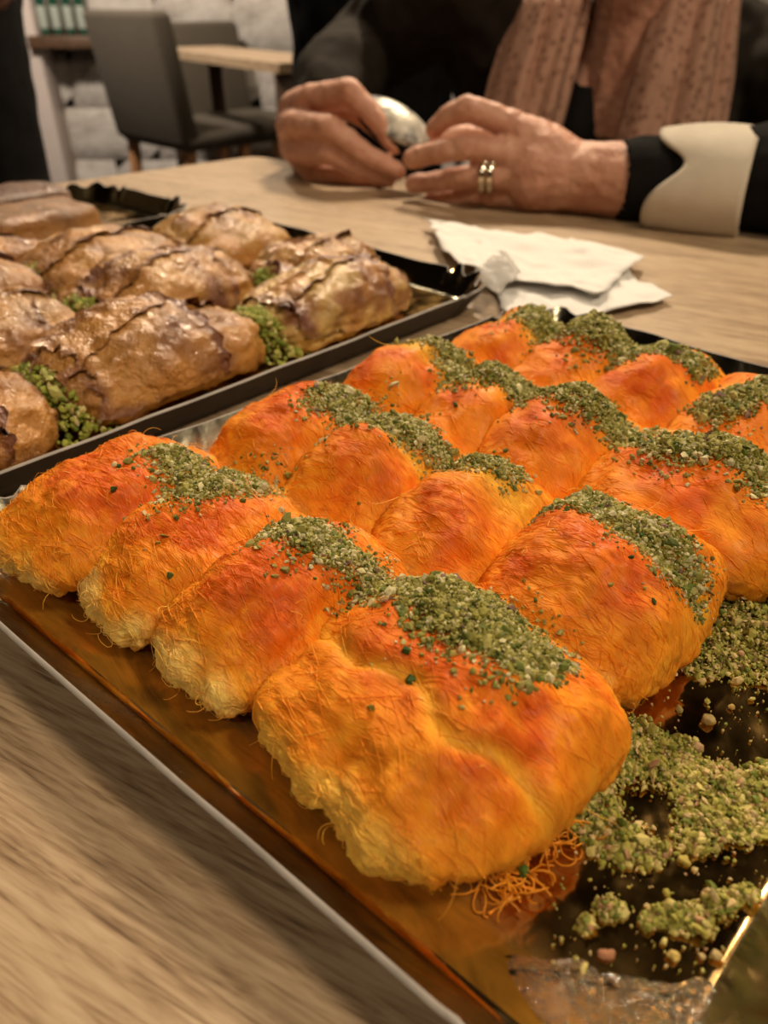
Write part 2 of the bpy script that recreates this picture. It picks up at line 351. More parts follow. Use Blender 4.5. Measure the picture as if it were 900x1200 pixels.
# ------------------------------------------------------------------ trays
def tray(name, corners, label, base_mat=None, rim_w=.0135, rim_h=.0185, rad=.02, n_side=70, pleat=.0016, zb=.0):
    root = empty(name, wp(*np.mean(corners, 0), zb), label, 'tray')
    poly = rounded(corners, rad, 14)
    P = []; m_ = len(poly)
    for i in range(m_):                                     # resample evenly
        a, b = poly[i], poly[(i + 1) % m_]; L = np.linalg.norm(b - a); k = max(1, int(L / .0022))
        for j in range(k): P.append(a + (b - a) * j / k)
    P = np.array(P); n = len(P)
    T = np.roll(P, -1, 0) - np.roll(P, 1, 0); T /= np.linalg.norm(T, axis=1)[:, None]
    Nn = np.stack([T[:, 1], -T[:, 0]], 1)
    c0 = P.mean(0)
    if ((P - c0) * Nn).sum() < 0: Nn = -Nn
    curv = np.linalg.norm(np.roll(T, -5, 0) - np.roll(T, 5, 0), axis=1); curv = np.clip(curv / .25, 0, 1)
    s = np.arange(n)
    wob = .0009 * vnoise(np.stack([s * .02, s * 0 + 3.1, s * 0 + len(name)], 1)) + .0005 * vnoise(np.stack([s * .09, s * 0 + 1.1, s * 0], 1))
    pl_ = pleat * curv * np.sin(s * 1.35) + pleat * .9 * curv * vnoise(np.stack([s * .4, s * 0, s * 0 + 9], 1))
    def ring(d, z, kp=1.0):
        Q = P + Nn * (d + (wob + pl_) * kp)[:, None]
        return wp(Q[:, 0], Q[:, 1], zb + z + (wob * 1.3 + pl_ * .8) * kp)
    def loft(rings, nm, mat):
        V = np.concatenate(rings); k = len(rings)
        Fc = [(a * n + i, a * n + (i + 1) % n, (a + 1) * n + (i + 1) % n, (a + 1) * n + i) for a in range(k - 1) for i in range(n)]
        return obj(nm, V, Fc, mat, root)
    one = np.ones(n)
    Rf = .0042; arcs = [(Rf * math.sin(a), .003 + Rf * (1 - math.cos(a)), .25 * a) for a in np.linspace(0, .84, 7)]; d9, z9 = arcs[-1][0], arcs[-1][1]
    loft([ring(d * one, z, k) for d, z, k in arcs[:5]], 'rim_fold', M_GOLDFOLD if base_mat else M_GOLDRIM)
    loft([ring(d * one, z, k) for d, z, k in arcs[4:]] + [ring((d9 + (rim_w - d9) * f) * one, z9 + (rim_h - z9) * f, .3 + .7 * f) for f in (.33, .66, 1.0)], 'rim', M_GOLDRIM if base_mat else M_GOLDSHINE)
    loft([ring(rim_w * one, rim_h, 1), ring((rim_w + .0006) * one, rim_h + .0002, 1), ring((rim_w + .0014) * one, rim_h - .0006, 1)], 'rim_edge', M_CARD)
    loft([ring((rim_w + .0014) * one, rim_h - .0006, 1), ring(rim_w * .6 * one, rim_h * .45, .8), ring(.002 * one, .0006, .1), ring(0 * one, 0.0002, 0)], 'rim_underside', M_UNDER)
    # base: concentric shells so the foil has gentle waves
    fr = [1, .99] + list(np.linspace(.975, .03, 64)); V = []
    segs = [((622, 1028), (690, 1072), .0011), ((640, 1090), (705, 985), .0005), ((690, 1130), (800, 1010), .0004), ((60, 700), (210, 760), .0006), ((120, 720), (330, 950), .0005), ((760, 880), (900, 800), .0003), ((10, 640), (60, 690), .0009)] if base_mat else []
    def nz(Q):
        w3 = np.stack([Q[:, 0], Q[:, 1], Q[:, 0] * 0 + 2], 1); r = .0007 * vnoise(w3 * [45, 45, 1]) + .00035 * vnoise(w3 * [160, 90, 1]) + .00016 * vnoise(w3 * [420, 300, 1])
        X = wp(Q[:, 0], Q[:, 1], 0)[:, :2]
        for a, b, hh in segs:
            A_, B_ = un(*a, .003)[:2], un(*b, .003)[:2]; d = B_ - A_; t = np.clip(((X - A_) @ d) / (d @ d), 0, 1); dist = np.linalg.norm(X - A_ - t[:, None] * d, axis=1)
            r = r + hh * np.exp(-(dist / .0016) ** 2) * np.sin(PI * np.clip(t, .02, .98))
        return r
    for f in fr:
        Q = c0 + (P - c0) * f; V.append(wp(Q[:, 0], Q[:, 1], zb + .003 + nz(Q) * min(1, (1 - f) * 10)))
    k = len(fr); Fc = [(a * n + i, a * n + (i + 1) % n, (a + 1) * n + (i + 1) % n, (a + 1) * n + i) for a in range(k - 1) for i in range(n)] + [tuple((k - 1) * n + i for i in range(n))]
    V.append(wp(P[:, 0], P[:, 1], zb + .0002)); Fc.append(tuple(k * n + i for i in range(n))[::-1])
    obj('tray_base', np.concatenate(V), Fc, base_mat or M_GOLD, root)
    return root
KC = [np.array(c) for c in ((.038, -.021), (.282, -.006), (.290, .300), (.056, .302))]
QM = float(np.mean(KC, 0)[1])
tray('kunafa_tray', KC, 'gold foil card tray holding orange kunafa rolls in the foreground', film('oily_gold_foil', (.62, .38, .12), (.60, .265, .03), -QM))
tray('baklava_tray', [np.array(c) for c in ((-.298, -.09), (-.008, -.09), (-.010, .325), (-.296, .322))], 'gold foil card tray of phyllo pouches behind the orange kunafa tray', pleat=.0028, rad=.024)
tray('pastry_tray', [np.array(c) for c in ((-.51, -.06), (-.326, -.06), (-.326, .312), (-.475, .308))], 'gold foil card tray with flat brown pastry slabs at far left', pleat=.0026, rad=.03)

# ------------------------------------------------------------------ kunafa rolls
def resample(c, n, closed=False):
    d = np.concatenate([[0], np.cumsum(np.linalg.norm(np.diff(c, axis=0), axis=1))]); t = np.linspace(0, d[-1], n, endpoint=not closed)
    return np.stack([np.interp(t, d, c[:, k]) for k in range(2)], 1)
def sgnpow(x, e): return np.sign(x) * np.abs(x) ** e
def pillow(a, b, h, ns, nf, n_top=2.3, n_bot=4.0, m_end=4.5, zc=.42, end_drop=.25):
    """superellipsoid roll; x across (half a), y along (half b), z 0..h; grid (ns, nf, 3), plus end parameter t and height ratio"""
    ph = np.linspace(-PI / 2, 1.5 * PI, 600); c, s = np.cos(ph), np.sin(ph)
    top = s >= 0; e = np.where(top, 2 / n_top, 2 / n_bot)
    cs = np.stack([sgnpow(c, e) * a, np.where(top, sgnpow(s, e) * h * (1 - zc), sgnpow(s, e) * h * zc)], 1)
    cs = resample(cs, nf, True)
    u = np.linspace(-PI / 2 + .02, PI / 2 - .02, 600)
    pf = np.stack([sgnpow(np.sin(u), 2 / m_end) * b, np.cos(u) ** (2 / m_end) * a], 1); pf = resample(pf, ns)
    t = pf[:, 0] / b; r = pf[:, 1] / a
    X = r[:, None] * cs[None, :, 0]
    zt = h * zc + cs[None, :, 1] * (r[:, None] ** .8)
    Z = zt * (1 - end_drop * (np.abs(t[:, None]) ** 2.4) * (zt / h))
    Y = np.repeat(pf[:, :1], nf, 1)
    return np.stack([X, Y, Z], -1), t, cs
def grid_normals(G):
    du = np.gradient(G, axis=0); dv = (np.roll(G, -1, 1) - np.roll(G, 1, 1)) * .5
    N = np.cross(dv, du); L = np.linalg.norm(N, axis=-1, keepdims=True); N = N / np.maximum(L, 1e-12)
    c = G.mean((0, 1)); 
    if ((G - c) * N).sum() < 0: N = -N
    return N
def grid_faces(ns, nf):
    i, j = np.meshgrid(np.arange(ns - 1), np.arange(nf), indexing='ij'); j2 = (j + 1) % nf
    return np.stack([i * nf + j, i * nf + j2, (i + 1) * nf + j2, (i + 1) * nf + j], -1).reshape(-1, 4)
def closed_faces(ns, nf):
    return [tuple(f) for f in grid_faces(ns, nf)] + [tuple(range(nf))[::-1], tuple((ns - 1) * nf + k for k in range(nf))]
def samp(G, s, f):
    ns, nf = G.shape[:2]; s = np.clip(s, 0, ns - 1.001); i = s.astype(int); a = (s - i)[..., None]
    f = f % nf; j = np.floor(f).astype(int) % nf; b = (f - np.floor(f))[..., None]; j2 = (j + 1) % nf
    return (G[i, j] * (1 - b) + G[i, j2] * b) * (1 - a) + (G[i + 1, j] * (1 - b) + G[i + 1, j2] * b) * a
def tubes(P, N, R, C):
    """P (n,k,3) points, N (n,k,3) side guide, R (n,k) radius, C (n,k,3) colour -> triangular tubes"""
    n, k = P.shape[:2]; T = np.gradient(P, axis=1); T /= np.maximum(np.linalg.norm(T, axis=-1, keepdims=True), 1e-9)
    Bn = np.cross(T, N); Bn /= np.maximum(np.linalg.norm(Bn, axis=-1, keepdims=True), 1e-9); Nn = np.cross(Bn, T)
    V = np.stack([P + (Bn * math.cos(a) + Nn * math.sin(a)) * R[..., None] for a in (PI / 2, PI * 7 / 6, PI * 11 / 6)], 2).reshape(-1, 3)
    base = (np.arange(n)[:, None] * k + np.arange(k - 1)[None]) * 3
    Fc = np.concatenate([np.stack([base + j, base + (j + 1) % 3, base + 3 + (j + 1) % 3, base + 3 + j], -1).reshape(-1, 4) for j in range(3)])
    return V, Fc, np.repeat(C, 3, 1).reshape(-1, 3)
RED, ORG, YEL, CRM = (.76, .125, .006), (.90, .265, .010), (.93, .47, .04), (.90, .60, .17)
# p, q, half p, half q, height, turn, streaks [(t, width)], detail 0..2, label
KP = [
 (.0610, .0250, .0280, .0420, .0370, 3, [], 2, 'kunafa roll at the far left corner of the orange tray'),
 (.1045, .0330, .0265, .0390, .0335, -1, [], 2, 'kunafa roll second from the left along the near edge of its tray'),
 (.1450, .0340, .0255, .0390, .0345, 1, [], 2, 'kunafa roll third from the left, its cream end overhanging the gold tray'),
 (.2045, .0360, .0420, .0420, .0360, -3, [(-.36, .055)], 2, 'large nearest kunafa roll with a yellow crease and dark green topping'),
 (.0745, .1000, .0270, .0410, .0380, 2, [], 1, 'kunafa roll touching the phyllo tray in second row, leftmost of that row'),
 (.1180, .1010, .0260, .0390, .0385, -2, [(.1, .12)], 1, 'kunafa roll in the second row, directly behind the second near-edge roll'),
 (.1600, .1010, .0255, .0390, .0360, 3, [(.3, .3)], 1, 'kunafa roll in the second row, directly behind the third near-edge roll'),
 (.2090, .1050, .0325, .0390, .0380, 0, [(.18, .09)], 2, 'kunafa roll with pale yellow stripe behind the nearest roll, beside loose crumbs'),
 (.0755, .1680, .0240, .0390, .0395, 0, [(.1, .2)], 0, 'small kunafa roll against the phyllo tray, third row back'),
 (.1140, .1690, .0235, .0390, .0370, 1, [(.3, .3)], 0, 'kunafa roll third row back, between two diagonal pistachio bands'),
 (.1540, .1690, .0260, .0390, .0375, -2, [], 0, 'kunafa roll in the centre of the far half, below a broad pistachio band'),
 (.2110, .1700, .0410, .0390, .0380, 1, [(.45, .2)], 1, 'wide kunafa roll at the right side above the loose crumb heap'),
 (.0810, .2400, .0240, .0430, .0370, 0, [(.0, .2)], 0, 'kunafa roll at the far corner of the orange tray near the napkins'),
 (.1190, .2420, .0240, .0430, .0370, 1, [], 0, 'farthest-row kunafa roll second from the napkins'),
 (.1585, .2420, .0255, .0430, .0375, -1, [(.45, .15)], 0, 'farthest-row kunafa roll third from the left, under the end of its long pistachio band'),
 (.2060, .2420, .0320, .0430, .0380, 0, [(.1, .1)], 0, 'farthest-row kunafa roll cut by the right edge of the picture'),
]
kun = []; allV = []; allF = []; owner = []
for idx, (p, q, a, b, h, rot, streaks, det, lab) in enumerate(KP):
    ns, nf = ((150, 170), (110, 120), (64, 80))[2 - det]
    G, t, cs = pillow(a, b, h, ns, nf, n_top=1.75, m_end=3.4, end_drop=.58)
    N = grid_normals(G); sd = idx * 3.7
    hr = np.clip(G[..., 2] / h, 0, 1); T2 = np.repeat(t[:, None], nf, 1)
    Q = np.stack([G[..., 0], G[..., 1], G[..., 2]], -1)
    lump = .0030 * vnoise(Q * 55 + sd) + .0016 * vnoise(Q * 120 + sd + 9)
    fib = vnoise(np.stack([G[..., 1] * 1500, G[..., 0] * 150 + sd, G[..., 2] * 150], -1)) * .00028
    fib2 = fbm(Q * 420 + sd, 2) * .00040
    rag = (1 - sstep(.05, .45, hr)) * .0022 * fbm(Q * 330 + sd + 4, 2)
    G = G + N * (lump + fib + fib2 + rag)[..., None]
    sk = np.zeros((ns, nf))
    for (tc, w) in streaks:
        wv = tc + .13 * vnoise(np.stack([G[..., 0] * 60, G[..., 2] * 60, G[..., 0] * 0 + sd], -1))
        k = np.exp(-((T2 - wv) / w) ** 2) * sstep(.25, .6, hr); sk = np.maximum(sk, k)
    G = G - N * (sk * .0020)[..., None]
    G[..., 2] = np.maximum(G[..., 2], .0002) + .0034
    # browning map of the crust (albedo): red-orange on the crown, yellow at the flanks, cream where the end stayed pale
    n1 = fbm(Q * 70 + sd + 2, 3); n2 = fbm(Q * 260 + sd, 2)
    crown = sstep(.62, .98, hr + .16 * n1)
    c = lerp(ORG, RED, np.clip(crown * .80 + .45 * n1 * sstep(.4, .8, hr), 0, 1))
    flank = 1 - sstep(.25, .75, hr + .15 * n1)
    c = lerp(c, YEL, np.clip(flank * .36 + .25 * n2 * (n2 > .2), 0, 1))
    endl = sstep(-.80, -.99, T2 + .05 * n1) if False else np.clip((-(T2 + .04 * n1) - .86) / .10, 0, 1)
    pale = endl * (1 - sstep(.30, .62, hr + .2 * n1))
    c = lerp(c, YEL, np.clip(endl * .5, 0, 1)); c = lerp(c, CRM if idx != 3 else (.92, .56, .10), np.clip(pale * (1.0 if idx != 3 else .8), 0, 1))
    c = lerp(c, YEL, np.clip(sk * .85, 0, 1))
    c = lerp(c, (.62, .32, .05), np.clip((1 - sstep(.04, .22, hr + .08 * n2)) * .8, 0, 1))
    c = c * (1 + .16 * n2)[..., None]
    cr, sr = math.cos(math.radians(rot)), math.sin(math.radians(rot))
    def toworld(L): return wp(p + L[..., 0] * cr - L[..., 1] * sr, q + L[..., 0] * sr + L[..., 1] * cr, L[..., 2])
    Gw = toworld(G); Nw = grid_normals(Gw)
    ctr = wp(p, q, .0034)
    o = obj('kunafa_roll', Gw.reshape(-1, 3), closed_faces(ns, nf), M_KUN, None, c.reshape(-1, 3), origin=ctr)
    tag(o, lab, 'pastry', 'kunafa rolls on the gold tray'); kun.append(o)
    arc = np.repeat(np.concatenate([[0], np.cumsum(np.linalg.norm(np.diff(cs, axis=0), axis=1))])[None], ns, 0)
    fa = o.data.attributes.new('fibre', 'FLOAT_VECTOR', 'POINT'); fa.data.foreach_set('vector', np.stack([Q[..., 1] + .002 * n1, arc, arc * 0 + idx], -1).astype(np.float32).ravel())
    gf = grid_faces(ns, nf); off = sum(len(v) for v in allV); allV.append(Gw.reshape(-1, 3)); allF.append(gf + off); owner += [idx] * len(gf)
    # shredded dough strands wrapping the roll
    ncount = (700, 1900, 3600)[det]; K = 6
    s0 = RNG.random(ncount) * (ns - 1); f0 = RNG.random(ncount) * nf
    per = np.linalg.norm(np.diff(cs, axis=0), axis=1).sum(); Ls = .004 + RNG.random(ncount) ** 2 * .012
    df = Ls / per * nf * np.sign(RNG.random(ncount) - .5); ds = RNG.normal(0, .24, ncount) * Ls / (2 * b) * ns
    kk = np.linspace(0, 1, K)
    s_ = s0[:, None] + ds[:, None] * kk + RNG.normal(0, .10, (ncount, K)); f_ = f0[:, None] + df[:, None] * kk
    P_ = samp(Gw, s_, f_); N_ = samp(Nw, s_, f_); N_ /= np.maximum(np.linalg.norm(N_, axis=-1, keepdims=True), 1e-9)
    lift = RNG.random(ncount) ** 4 * .0010; bow = (kk * (1 - kk) * 4)[None] * lift[:, None] * (RNG.random(ncount) < .5)[:, None] + (kk ** 2)[None] * lift[:, None] * .9
    P_ = P_ + N_ * (.00005 + bow)[..., None]
    wv = RNG.random(ncount); rad = (.00007 + .00008 * RNG.random(ncount) ** 2)[:, None] * (1 - .75 * np.abs(kk * 2 - 1) ** 3)[None]
    if det == 0: rad = rad * 1.3
    c0_ = samp(c, s_, f_); mixy = (.04 + RNG.random(ncount) ** 2 * .5)[:, None]
    c1_ = c0_ * (1 - mixy[..., None]) + np.array([1.0, .46, .05]) * mixy[..., None]; c1_ = c1_ * (1.0 + .25 * RNG.random(ncount))[:, None, None]
    V_, F_, C_ = tubes(P_, N_, rad, c1_)
    keep = V_[:, 2] > TZ + .003
    obj('dough_strands', V_, F_, M_STR, o, C_, kind='stuff')
    # loose curls standing off the seams and the low edge
    nl = (15, 45, 95)[det]; K2 = 9
    s0 = RNG.random(nl) * ns; f0 = RNG.random(nl) * nf
    base = samp(Gw, s0, f0); nb = samp(Nw, s0, f0)
    ok = base[:, 2] > TZ + .007; base, nb, s0, f0 = base[ok], nb[ok], s0[ok], f0[ok]; nl = len(base)
    d = RNG.normal(0, 1, (nl, 3)); d = d - nb * (d * nb).sum(1)[:, None] * .75; d /= np.linalg.norm(d, axis=1)[:, None]
    ax = RNG.normal(0, 1, (nl, 3)); LL = .004 + .010 * RNG.random(nl); P_ = [base + nb * .0002]
    for k in range(K2 - 1):
        d = d + np.cross(ax, d) * .22 + RNG.normal(0, .10, (nl, 3)) - np.array([0, 0, .03]); d /= np.linalg.norm(d, axis=1)[:, None]
        P_.append(P_[-1] + d * (LL / K2)[:, None])
    P_ = np.stack(P_, 1); P_[..., 2] = np.maximum(P_[..., 2], TZ + .0036)
    cc = np.array([.95, .44, .045]) * (.8 + .5 * RNG.random(nl))[:, None]; cc = np.repeat(cc[:, None], K2, 1)
    rad = np.full((nl, K2), .00013) * (1 - .6 * np.linspace(0, 1, K2)[None] ** 2)
    V_, F_, C_ = tubes(P_, np.repeat(nb[:, None], K2, 1), rad, cc)
    obj('loose_strands', V_, F_, M_STR, o, C_, kind='stuff')
AV = np.concatenate(allV); AF = np.concatenate(allF)
BV = BVHTree.FromPolygons(AV.tolist(), AF.tolist())

# ------------------------------------------------------------------ crumbs
bm = bmesh.new(); bmesh.ops.create_icosphere(bm, subdivisions=1, radius=1); ICO_V = np.array([v.co for v in bm.verts]); bm.verts.index_update(); ICO_F = np.array([[v.index for v in f.verts] for f in bm.faces]); bm.free()
def crumbs(P, size, C):
    n = len(P); m_ = len(ICO_V)
    J = 1 + RNG.normal(0, .22, (n, m_, 1)); Vl = ICO_V[None] * J * (1 + RNG.normal(0, .28, (n, 1, 3)))
    q = RNG.normal(0, 1, (n, 4)); q /= np.linalg.norm(q, axis=1)[:, None]; w, x, y, z = q.T
    R = np.stack([1 - 2 * (y * y + z * z), 2 * (x * y - z * w), 2 * (x * z + y * w), 2 * (x * y + z * w), 1 - 2 * (x * x + z * z), 2 * (y * z - x * w), 2 * (x * z - y * w), 2 * (y * z + x * w), 1 - 2 * (x * x + y * y)], 1).reshape(n, 3, 3)
    Vl = np.einsum('nij,nkj->nki', R, Vl) * size[:, None, None] + P[:, None]
    return Vl.reshape(-1, 3), (ICO_F[None] + (np.arange(n) * m_)[:, None, None]).reshape(-1, 3), np.repeat(C, m_, 0)
PAL_TOP = np.array([(.225, .205, .032), (.285, .26, .058), (.38, .34, .10), (.54, .48, .25), (.10, .125, .016), (.19, .11, .08)])
PAL_TRAY = np.array([(.29, .29, .05), (.40, .36, .075), (.54, .46, .15), (.58, .44, .20), (.16, .20, .03), (.45, .26, .13)])
PAL_FILL = np.array([(.22, .26, .035), (.32, .35, .06), (.44, .44, .13), (.14, .20, .025), (.55, .48, .20)])
def pick(pal, w, n):
    c = pal[RNG.choice(len(pal), n, p=np.array(w) / sum(w))]; return c * (.75 + .5 * RNG.random((n, 1)))
# bands of ground pistachio: (p0,q0)->(p1,q1), half width, thickness, count, size, paleness
BANDS = [
 ((.066, .046), (.105, .047), .0125, .0022, 3000, .00062, .35),
 ((.128, .043), (.172, .050), .0085, .0022, 2300, .00060, .40),
 ((.184, .052), (.226, .048), .0125, .0042, 4600, .00060, .12),
 ((.176, .046), (.190, .046), .0050, .0012, 700, .00060, .35),
 ((.076, .116), (.120, .114), .0125, .0028, 3400, .00064, .35),
 ((.120, .114), (.166, .120), .0085, .0018, 1900, .00064, .35),
 ((.183, .116), (.205, .116), .0085, .0026, 1700, .00064, .25),
 ((.205, .116), (.238, .110), .0090, .0010, 1500, .00060, .35),
 ((.062, .183), (.092, .181), .0070, .0016, 1200, .00070, .3),
 ((.092, .179), (.182, .180), .0120, .0034, 5200, .00070, .15),
 ((.190, .166), (.232, .176), .0095, .0030, 2600, .00070, .2),
 ((.080, .250), (.150, .250), .0130, .0040, 4600, .00078, .10),
 ((.150, .252), (.176, .254), .0080, .0020, 1300, .00078, .12),
 ((.190, .215), (.215, .245), .0080, .0028, 1700, .00078, .15),
]
pools = [[] for _ in kun]
def drop(p, q):
    w = wp(p, q, .2); h, n_, f, d = BV.ray_cast(Vector(w), Vector((0, 0, -1)), .3)
    return (None, None) if h is None else (h.z - TZ, owner[f])
for (a, b, hw, th, n, sz, palew) in BANDS:
    n = int(n * 1.6); th *= .72; hw *= 1.2
    u = RNG.random(n); e = np.clip(RNG.normal(0, .52, n), -1.9, 1.9)
    u = u + RNG.normal(0, .05, n)
    pp = a[0] + (b[0] - a[0]) * u; qq = a[1] + (b[1] - a[1]) * u
    dr = np.array([b[0] - a[0], b[1] - a[1]]); dr /= np.linalg.norm(dr)
    edge = hw * (1 + .45 * vnoise(np.stack([pp * 130, qq * 130, qq * 0 + 1], 1)))
    pp = pp - dr[1] * e * edge; qq = qq + dr[0] * e * edge
    prof = np.clip(1 - (np.abs(e) / 1.05) ** 2.5, 0, 1) * np.clip(1 - np.abs(u * 2 - 1) ** 6, .0, 1)
    prof = prof * (.75 + .5 * vnoise(np.stack([pp * 160, qq * 160, qq * 0], 1)))
    w = [3, 4, 3, 1.2 + 7 * palew, 2.0, .35]
    C = pick(PAL_TOP, w, n); sz_ = sz * .78 * np.exp(RNG.normal(0, .38, n)); lay = RNG.random(n)
    for k in range(n):
        z, ow = drop(pp[k], qq[k])
        if ow is None: continue
        pools[ow].append((pp[k], qq[k], z + max(0, prof[k]) * th * lay[k] + sz_[k] * .35, sz_[k], C[k]))
# sparse specks all over
n = 700; pp = .05 + RNG.random(n) * .18; qq = RNG.random(n) * .26; C = pick(PAL_TOP, [3, 4, 2, 2, 4, 1.0], n)
for k in range(n):
    near = min(abs(qq[k] - c) for c in (.047, .115, .180, .250))
    if RNG.random() > math.exp(-(near / .011) ** 2) + .04: continue
    z, ow = drop(pp[k], qq[k])
    if ow is None: continue
    s_ = .0006 * math.exp(RNG.normal(0, .35)); pools[ow].append((pp[k], qq[k], z + s_ * .4, s_, C[k]))
for (u, v, s_) in ((476, 764, .0011), (481, 799, .0012), (395, 723, .0010), (739, 654, .0010), (766, 706, .0010), (133, 575, .0012), (140, 548, .0010), (534, 476, .0012), (420, 691, .0009), (752, 628, .0009)):
    o0 = Vector((0, 0, CAMZ)); d0 = Vector(un(u, v, .0)) - o0; h, n_, f, d = BV.ray_cast(o0, d0.normalized(), 2)
    if h is not None:
        rel = np.array(h)[:2] - OR; pools[owner[f]].append((rel @ BX / (BX @ BX), rel @ AX / (AX @ AX), h.z - TZ + s_ * .4, s_, np.array([.035, .085, .012])))
for o, L in zip(kun, pools):
    if not L: continue
    A_ = np.array([x[:4] for x in L]); C = np.array([x[4] for x in L])
    V_, F_, C_ = crumbs(wp(A_[:, 0], A_[:, 1], A_[:, 2]), A_[:, 3], C)
    obj('ground_pistachio', V_, F_, M_CRUMB, o, C_, smooth=False, kind='stuff')

# loose pistachio on the empty corner of the tray
def heap(name, lab, blobs, n, size, th, extra=0):
    Ps = []; Sz = []
    wsum = sum(bb[2] * bb[3] for bb in blobs)
    for (u, v, ru, rv) in blobs:                         # spots on the tray surface
        c = un(u, v, .003); eu = un(u + ru, v, .003) - c; ev = un(u, v + rv, .003) - c
        k = int(n * ru * rv / wsum); r = np.sqrt(RNG.random(k)) * (1 + .25 * RNG.normal(0, 1, k) * (RNG.random(k) < .5)); a = RNG.random(k) * 2 * PI
        s_ = size * np.exp(RNG.normal(0, .42, k))
        cl = np.clip(.8 + 1.3 * vnoise(np.stack([r * np.cos(a) * 3 + u, r * np.sin(a) * 3 + v, r * 0], 1)), .15, 1.6)
        z = th * cl * np.clip(1 - r ** 2, 0, 1) * RNG.random(k) + s_ * .6
        P = c + eu * (r * np.cos(a))[:, None] + ev * (r * np.sin(a))[:, None]; P[:, 2] = TZ + .0033 + z
        Ps.append(P); Sz.append(s_)
    P = np.concatenate(Ps); s_ = np.concatenate(Sz)
    V_, F_, C_ = crumbs(P, s_, pick(PAL_TRAY, [4, 5, 4, 2.5, 2, .8], len(P)))
    return tag(obj(name, V_, F_, M_CRUMB, None, C_, smooth=False), lab, 'nuts', None, 'stuff')
heap('pistachio_heap', 'thick heap of ground pistachio at the right edge beside the striped roll', [(850, 735, 52, 45), (895, 765, 50, 40), (830, 770, 38, 28), (880, 710, 40, 30), (950, 740, 60, 60)], 8000, .00046, .0060)
heap('pistachio_scatter', 'loose ring of pistachio crumbs scattered on the dark empty tray corner', [(735, 875, 48, 34), (700, 905, 45, 28), (780, 895, 42, 30), (830, 925, 48, 34), (870, 950, 45, 42), (820, 975, 34, 28), (700, 960, 30, 34), (725, 990, 34, 30), (755, 1003, 28, 18), (655, 950, 24, 18), (895, 925, 30, 30), (800, 880, 20, 16), (790, 1075, 32, 16), (840, 1060, 26, 15), (765, 1078, 18, 14), (712, 1068, 20, 15), (870, 1050, 18, 12), (820, 1090, 20, 10), (685, 1085, 10, 12)], 8600, .00042, .0030)
n = 420; us = 640 + RNG.random(n) * 260; vs = 800 + RNG.random(n) * 340
keep = (us - 640) + (vs - 800) > 110; us, vs = us[keep], vs[keep]
P = np.array([un(u, v, .0034) for u, v in zip(us, vs)]); sz_ = .00026 * np.exp(RNG.normal(0, .55, len(P))); P[:, 2] += sz_ * .5
V_, F_, C_ = crumbs(P, sz_, pick(PAL_TRAY, [2, 4, 5, 4, 2, 1], len(P)))
tag(obj('pistachio_dust', V_, F_, M_CRUMB, None, C_, smooth=False), 'fine pale pistachio specks dusted over the bare black-looking tray floor', 'nuts', None, 'stuff')
def nut(u, v, s_, c, lab, sc=(1, 1, .8)):
    w = un(u, v, .003); b2 = bmesh.new(); bmesh.ops.create_icosphere(b2, subdivisions=3, radius=1); b2.verts.index_update()
    Vn = np.array([x.co for x in b2.verts]); Fn = [[x.index for x in f.verts] for f in b2.faces]; b2.free()
    Vn = Vn * (1 + .28 * fbm(Vn * 1.6 + u, 3))[:, None] * np.array(sc) * s_; Vn[:, 2] += s_ * sc[2] * .75 + TZ + .0034; Vn[:, :2] += w[:2]
    cc = np.array(c) * (1 + .25 * fbm(Vn * 900, 2))[:, None]
    return tag(obj('nut_piece', Vn, Fn, M_CRUMB, None, cc, origin=(w[0], w[1], TZ + .0034)), lab, 'nut', 'larger nut pieces on the bare tray')
nut(829, 848, .0019, (.46, .34, .13), 'pale beige nut lump alone on the dark tray below the crumb heap')
nut(816, 880, .0015, (.42, .27, .13), 'pinkish tan nut lump just above the crumb ring')
nut(795, 834, .0011, (.34, .28, .09), 'slim yellowish nut sliver nearest the gap under the striped roll', (.8, 1.3, .8))
nut(856, 831, .0009, (.42, .28, .08), 'small orange-tan nut bit right of the pale beige lump')
nut(710, 1121, .0013, (.36, .16, .08), 'reddish brown nut skin flake by the syrup puddle', (1.5, .8, .6))
nut(613, 1026, .0014, (.07, .13, .012), 'dark green pistachio nub against the loose orange shreds', (.9, 1.2, 1))
nut(685, 1086, .0013, (.24, .27, .05), 'upright yellow-green pistachio cube left of the lower crumb row', (.8, 1.0, 1.2))
nut(788, 1123, .0012, (.50, .36, .10), 'yellow nut bit at the lower end of the crumb scatter')
nut(838, 1122, .0011, (.46, .34, .14), 'cream nut bit right of the yellow one near the tray corner')
nut(801, 1012, .0013, (.46, .36, .08), 'mustard yellow nut lump at the lower right tip of the crumb ring')
# shreds left where a roll was taken
nl = 210; K2 = 10
b0 = np.concatenate([np.stack([un(u, v, .004) for u, v in zip(RNG.normal(cu, su, k), RNG.normal(cv, sv, k))]) for (cu, cv, su, sv, k) in ((583, 1020, 18, 16, 70), (600, 985, 26, 9, 60), (640, 985, 22, 5, 30), (550, 1000, 25, 8, 50))])
nl = len(b0); d = RNG.normal(0, 1, (nl, 3)); d[:, 2] = np.abs(d[:, 2]) * .5; d /= np.linalg.norm(d, axis=1)[:, None]; ax = RNG.normal(0, 1, (nl, 3)); P_ = [b0]
for k in range(K2 - 1):
    d = d + np.cross(ax, d) * .28 + RNG.normal(0, .12, (nl, 3)) - np.array([0, 0, .05]); d /= np.linalg.norm(d, axis=1)[:, None]; P_.append(P_[-1] + d * .0011)
P_ = np.stack(P_, 1); P_[..., 2] = np.clip(P_[..., 2], TZ + .0036, TZ + .008)
cc = np.repeat((np.array([.86, .33, .02]) * (.75 + .5 * RNG.random(nl))[:, None])[:, None], K2, 1)
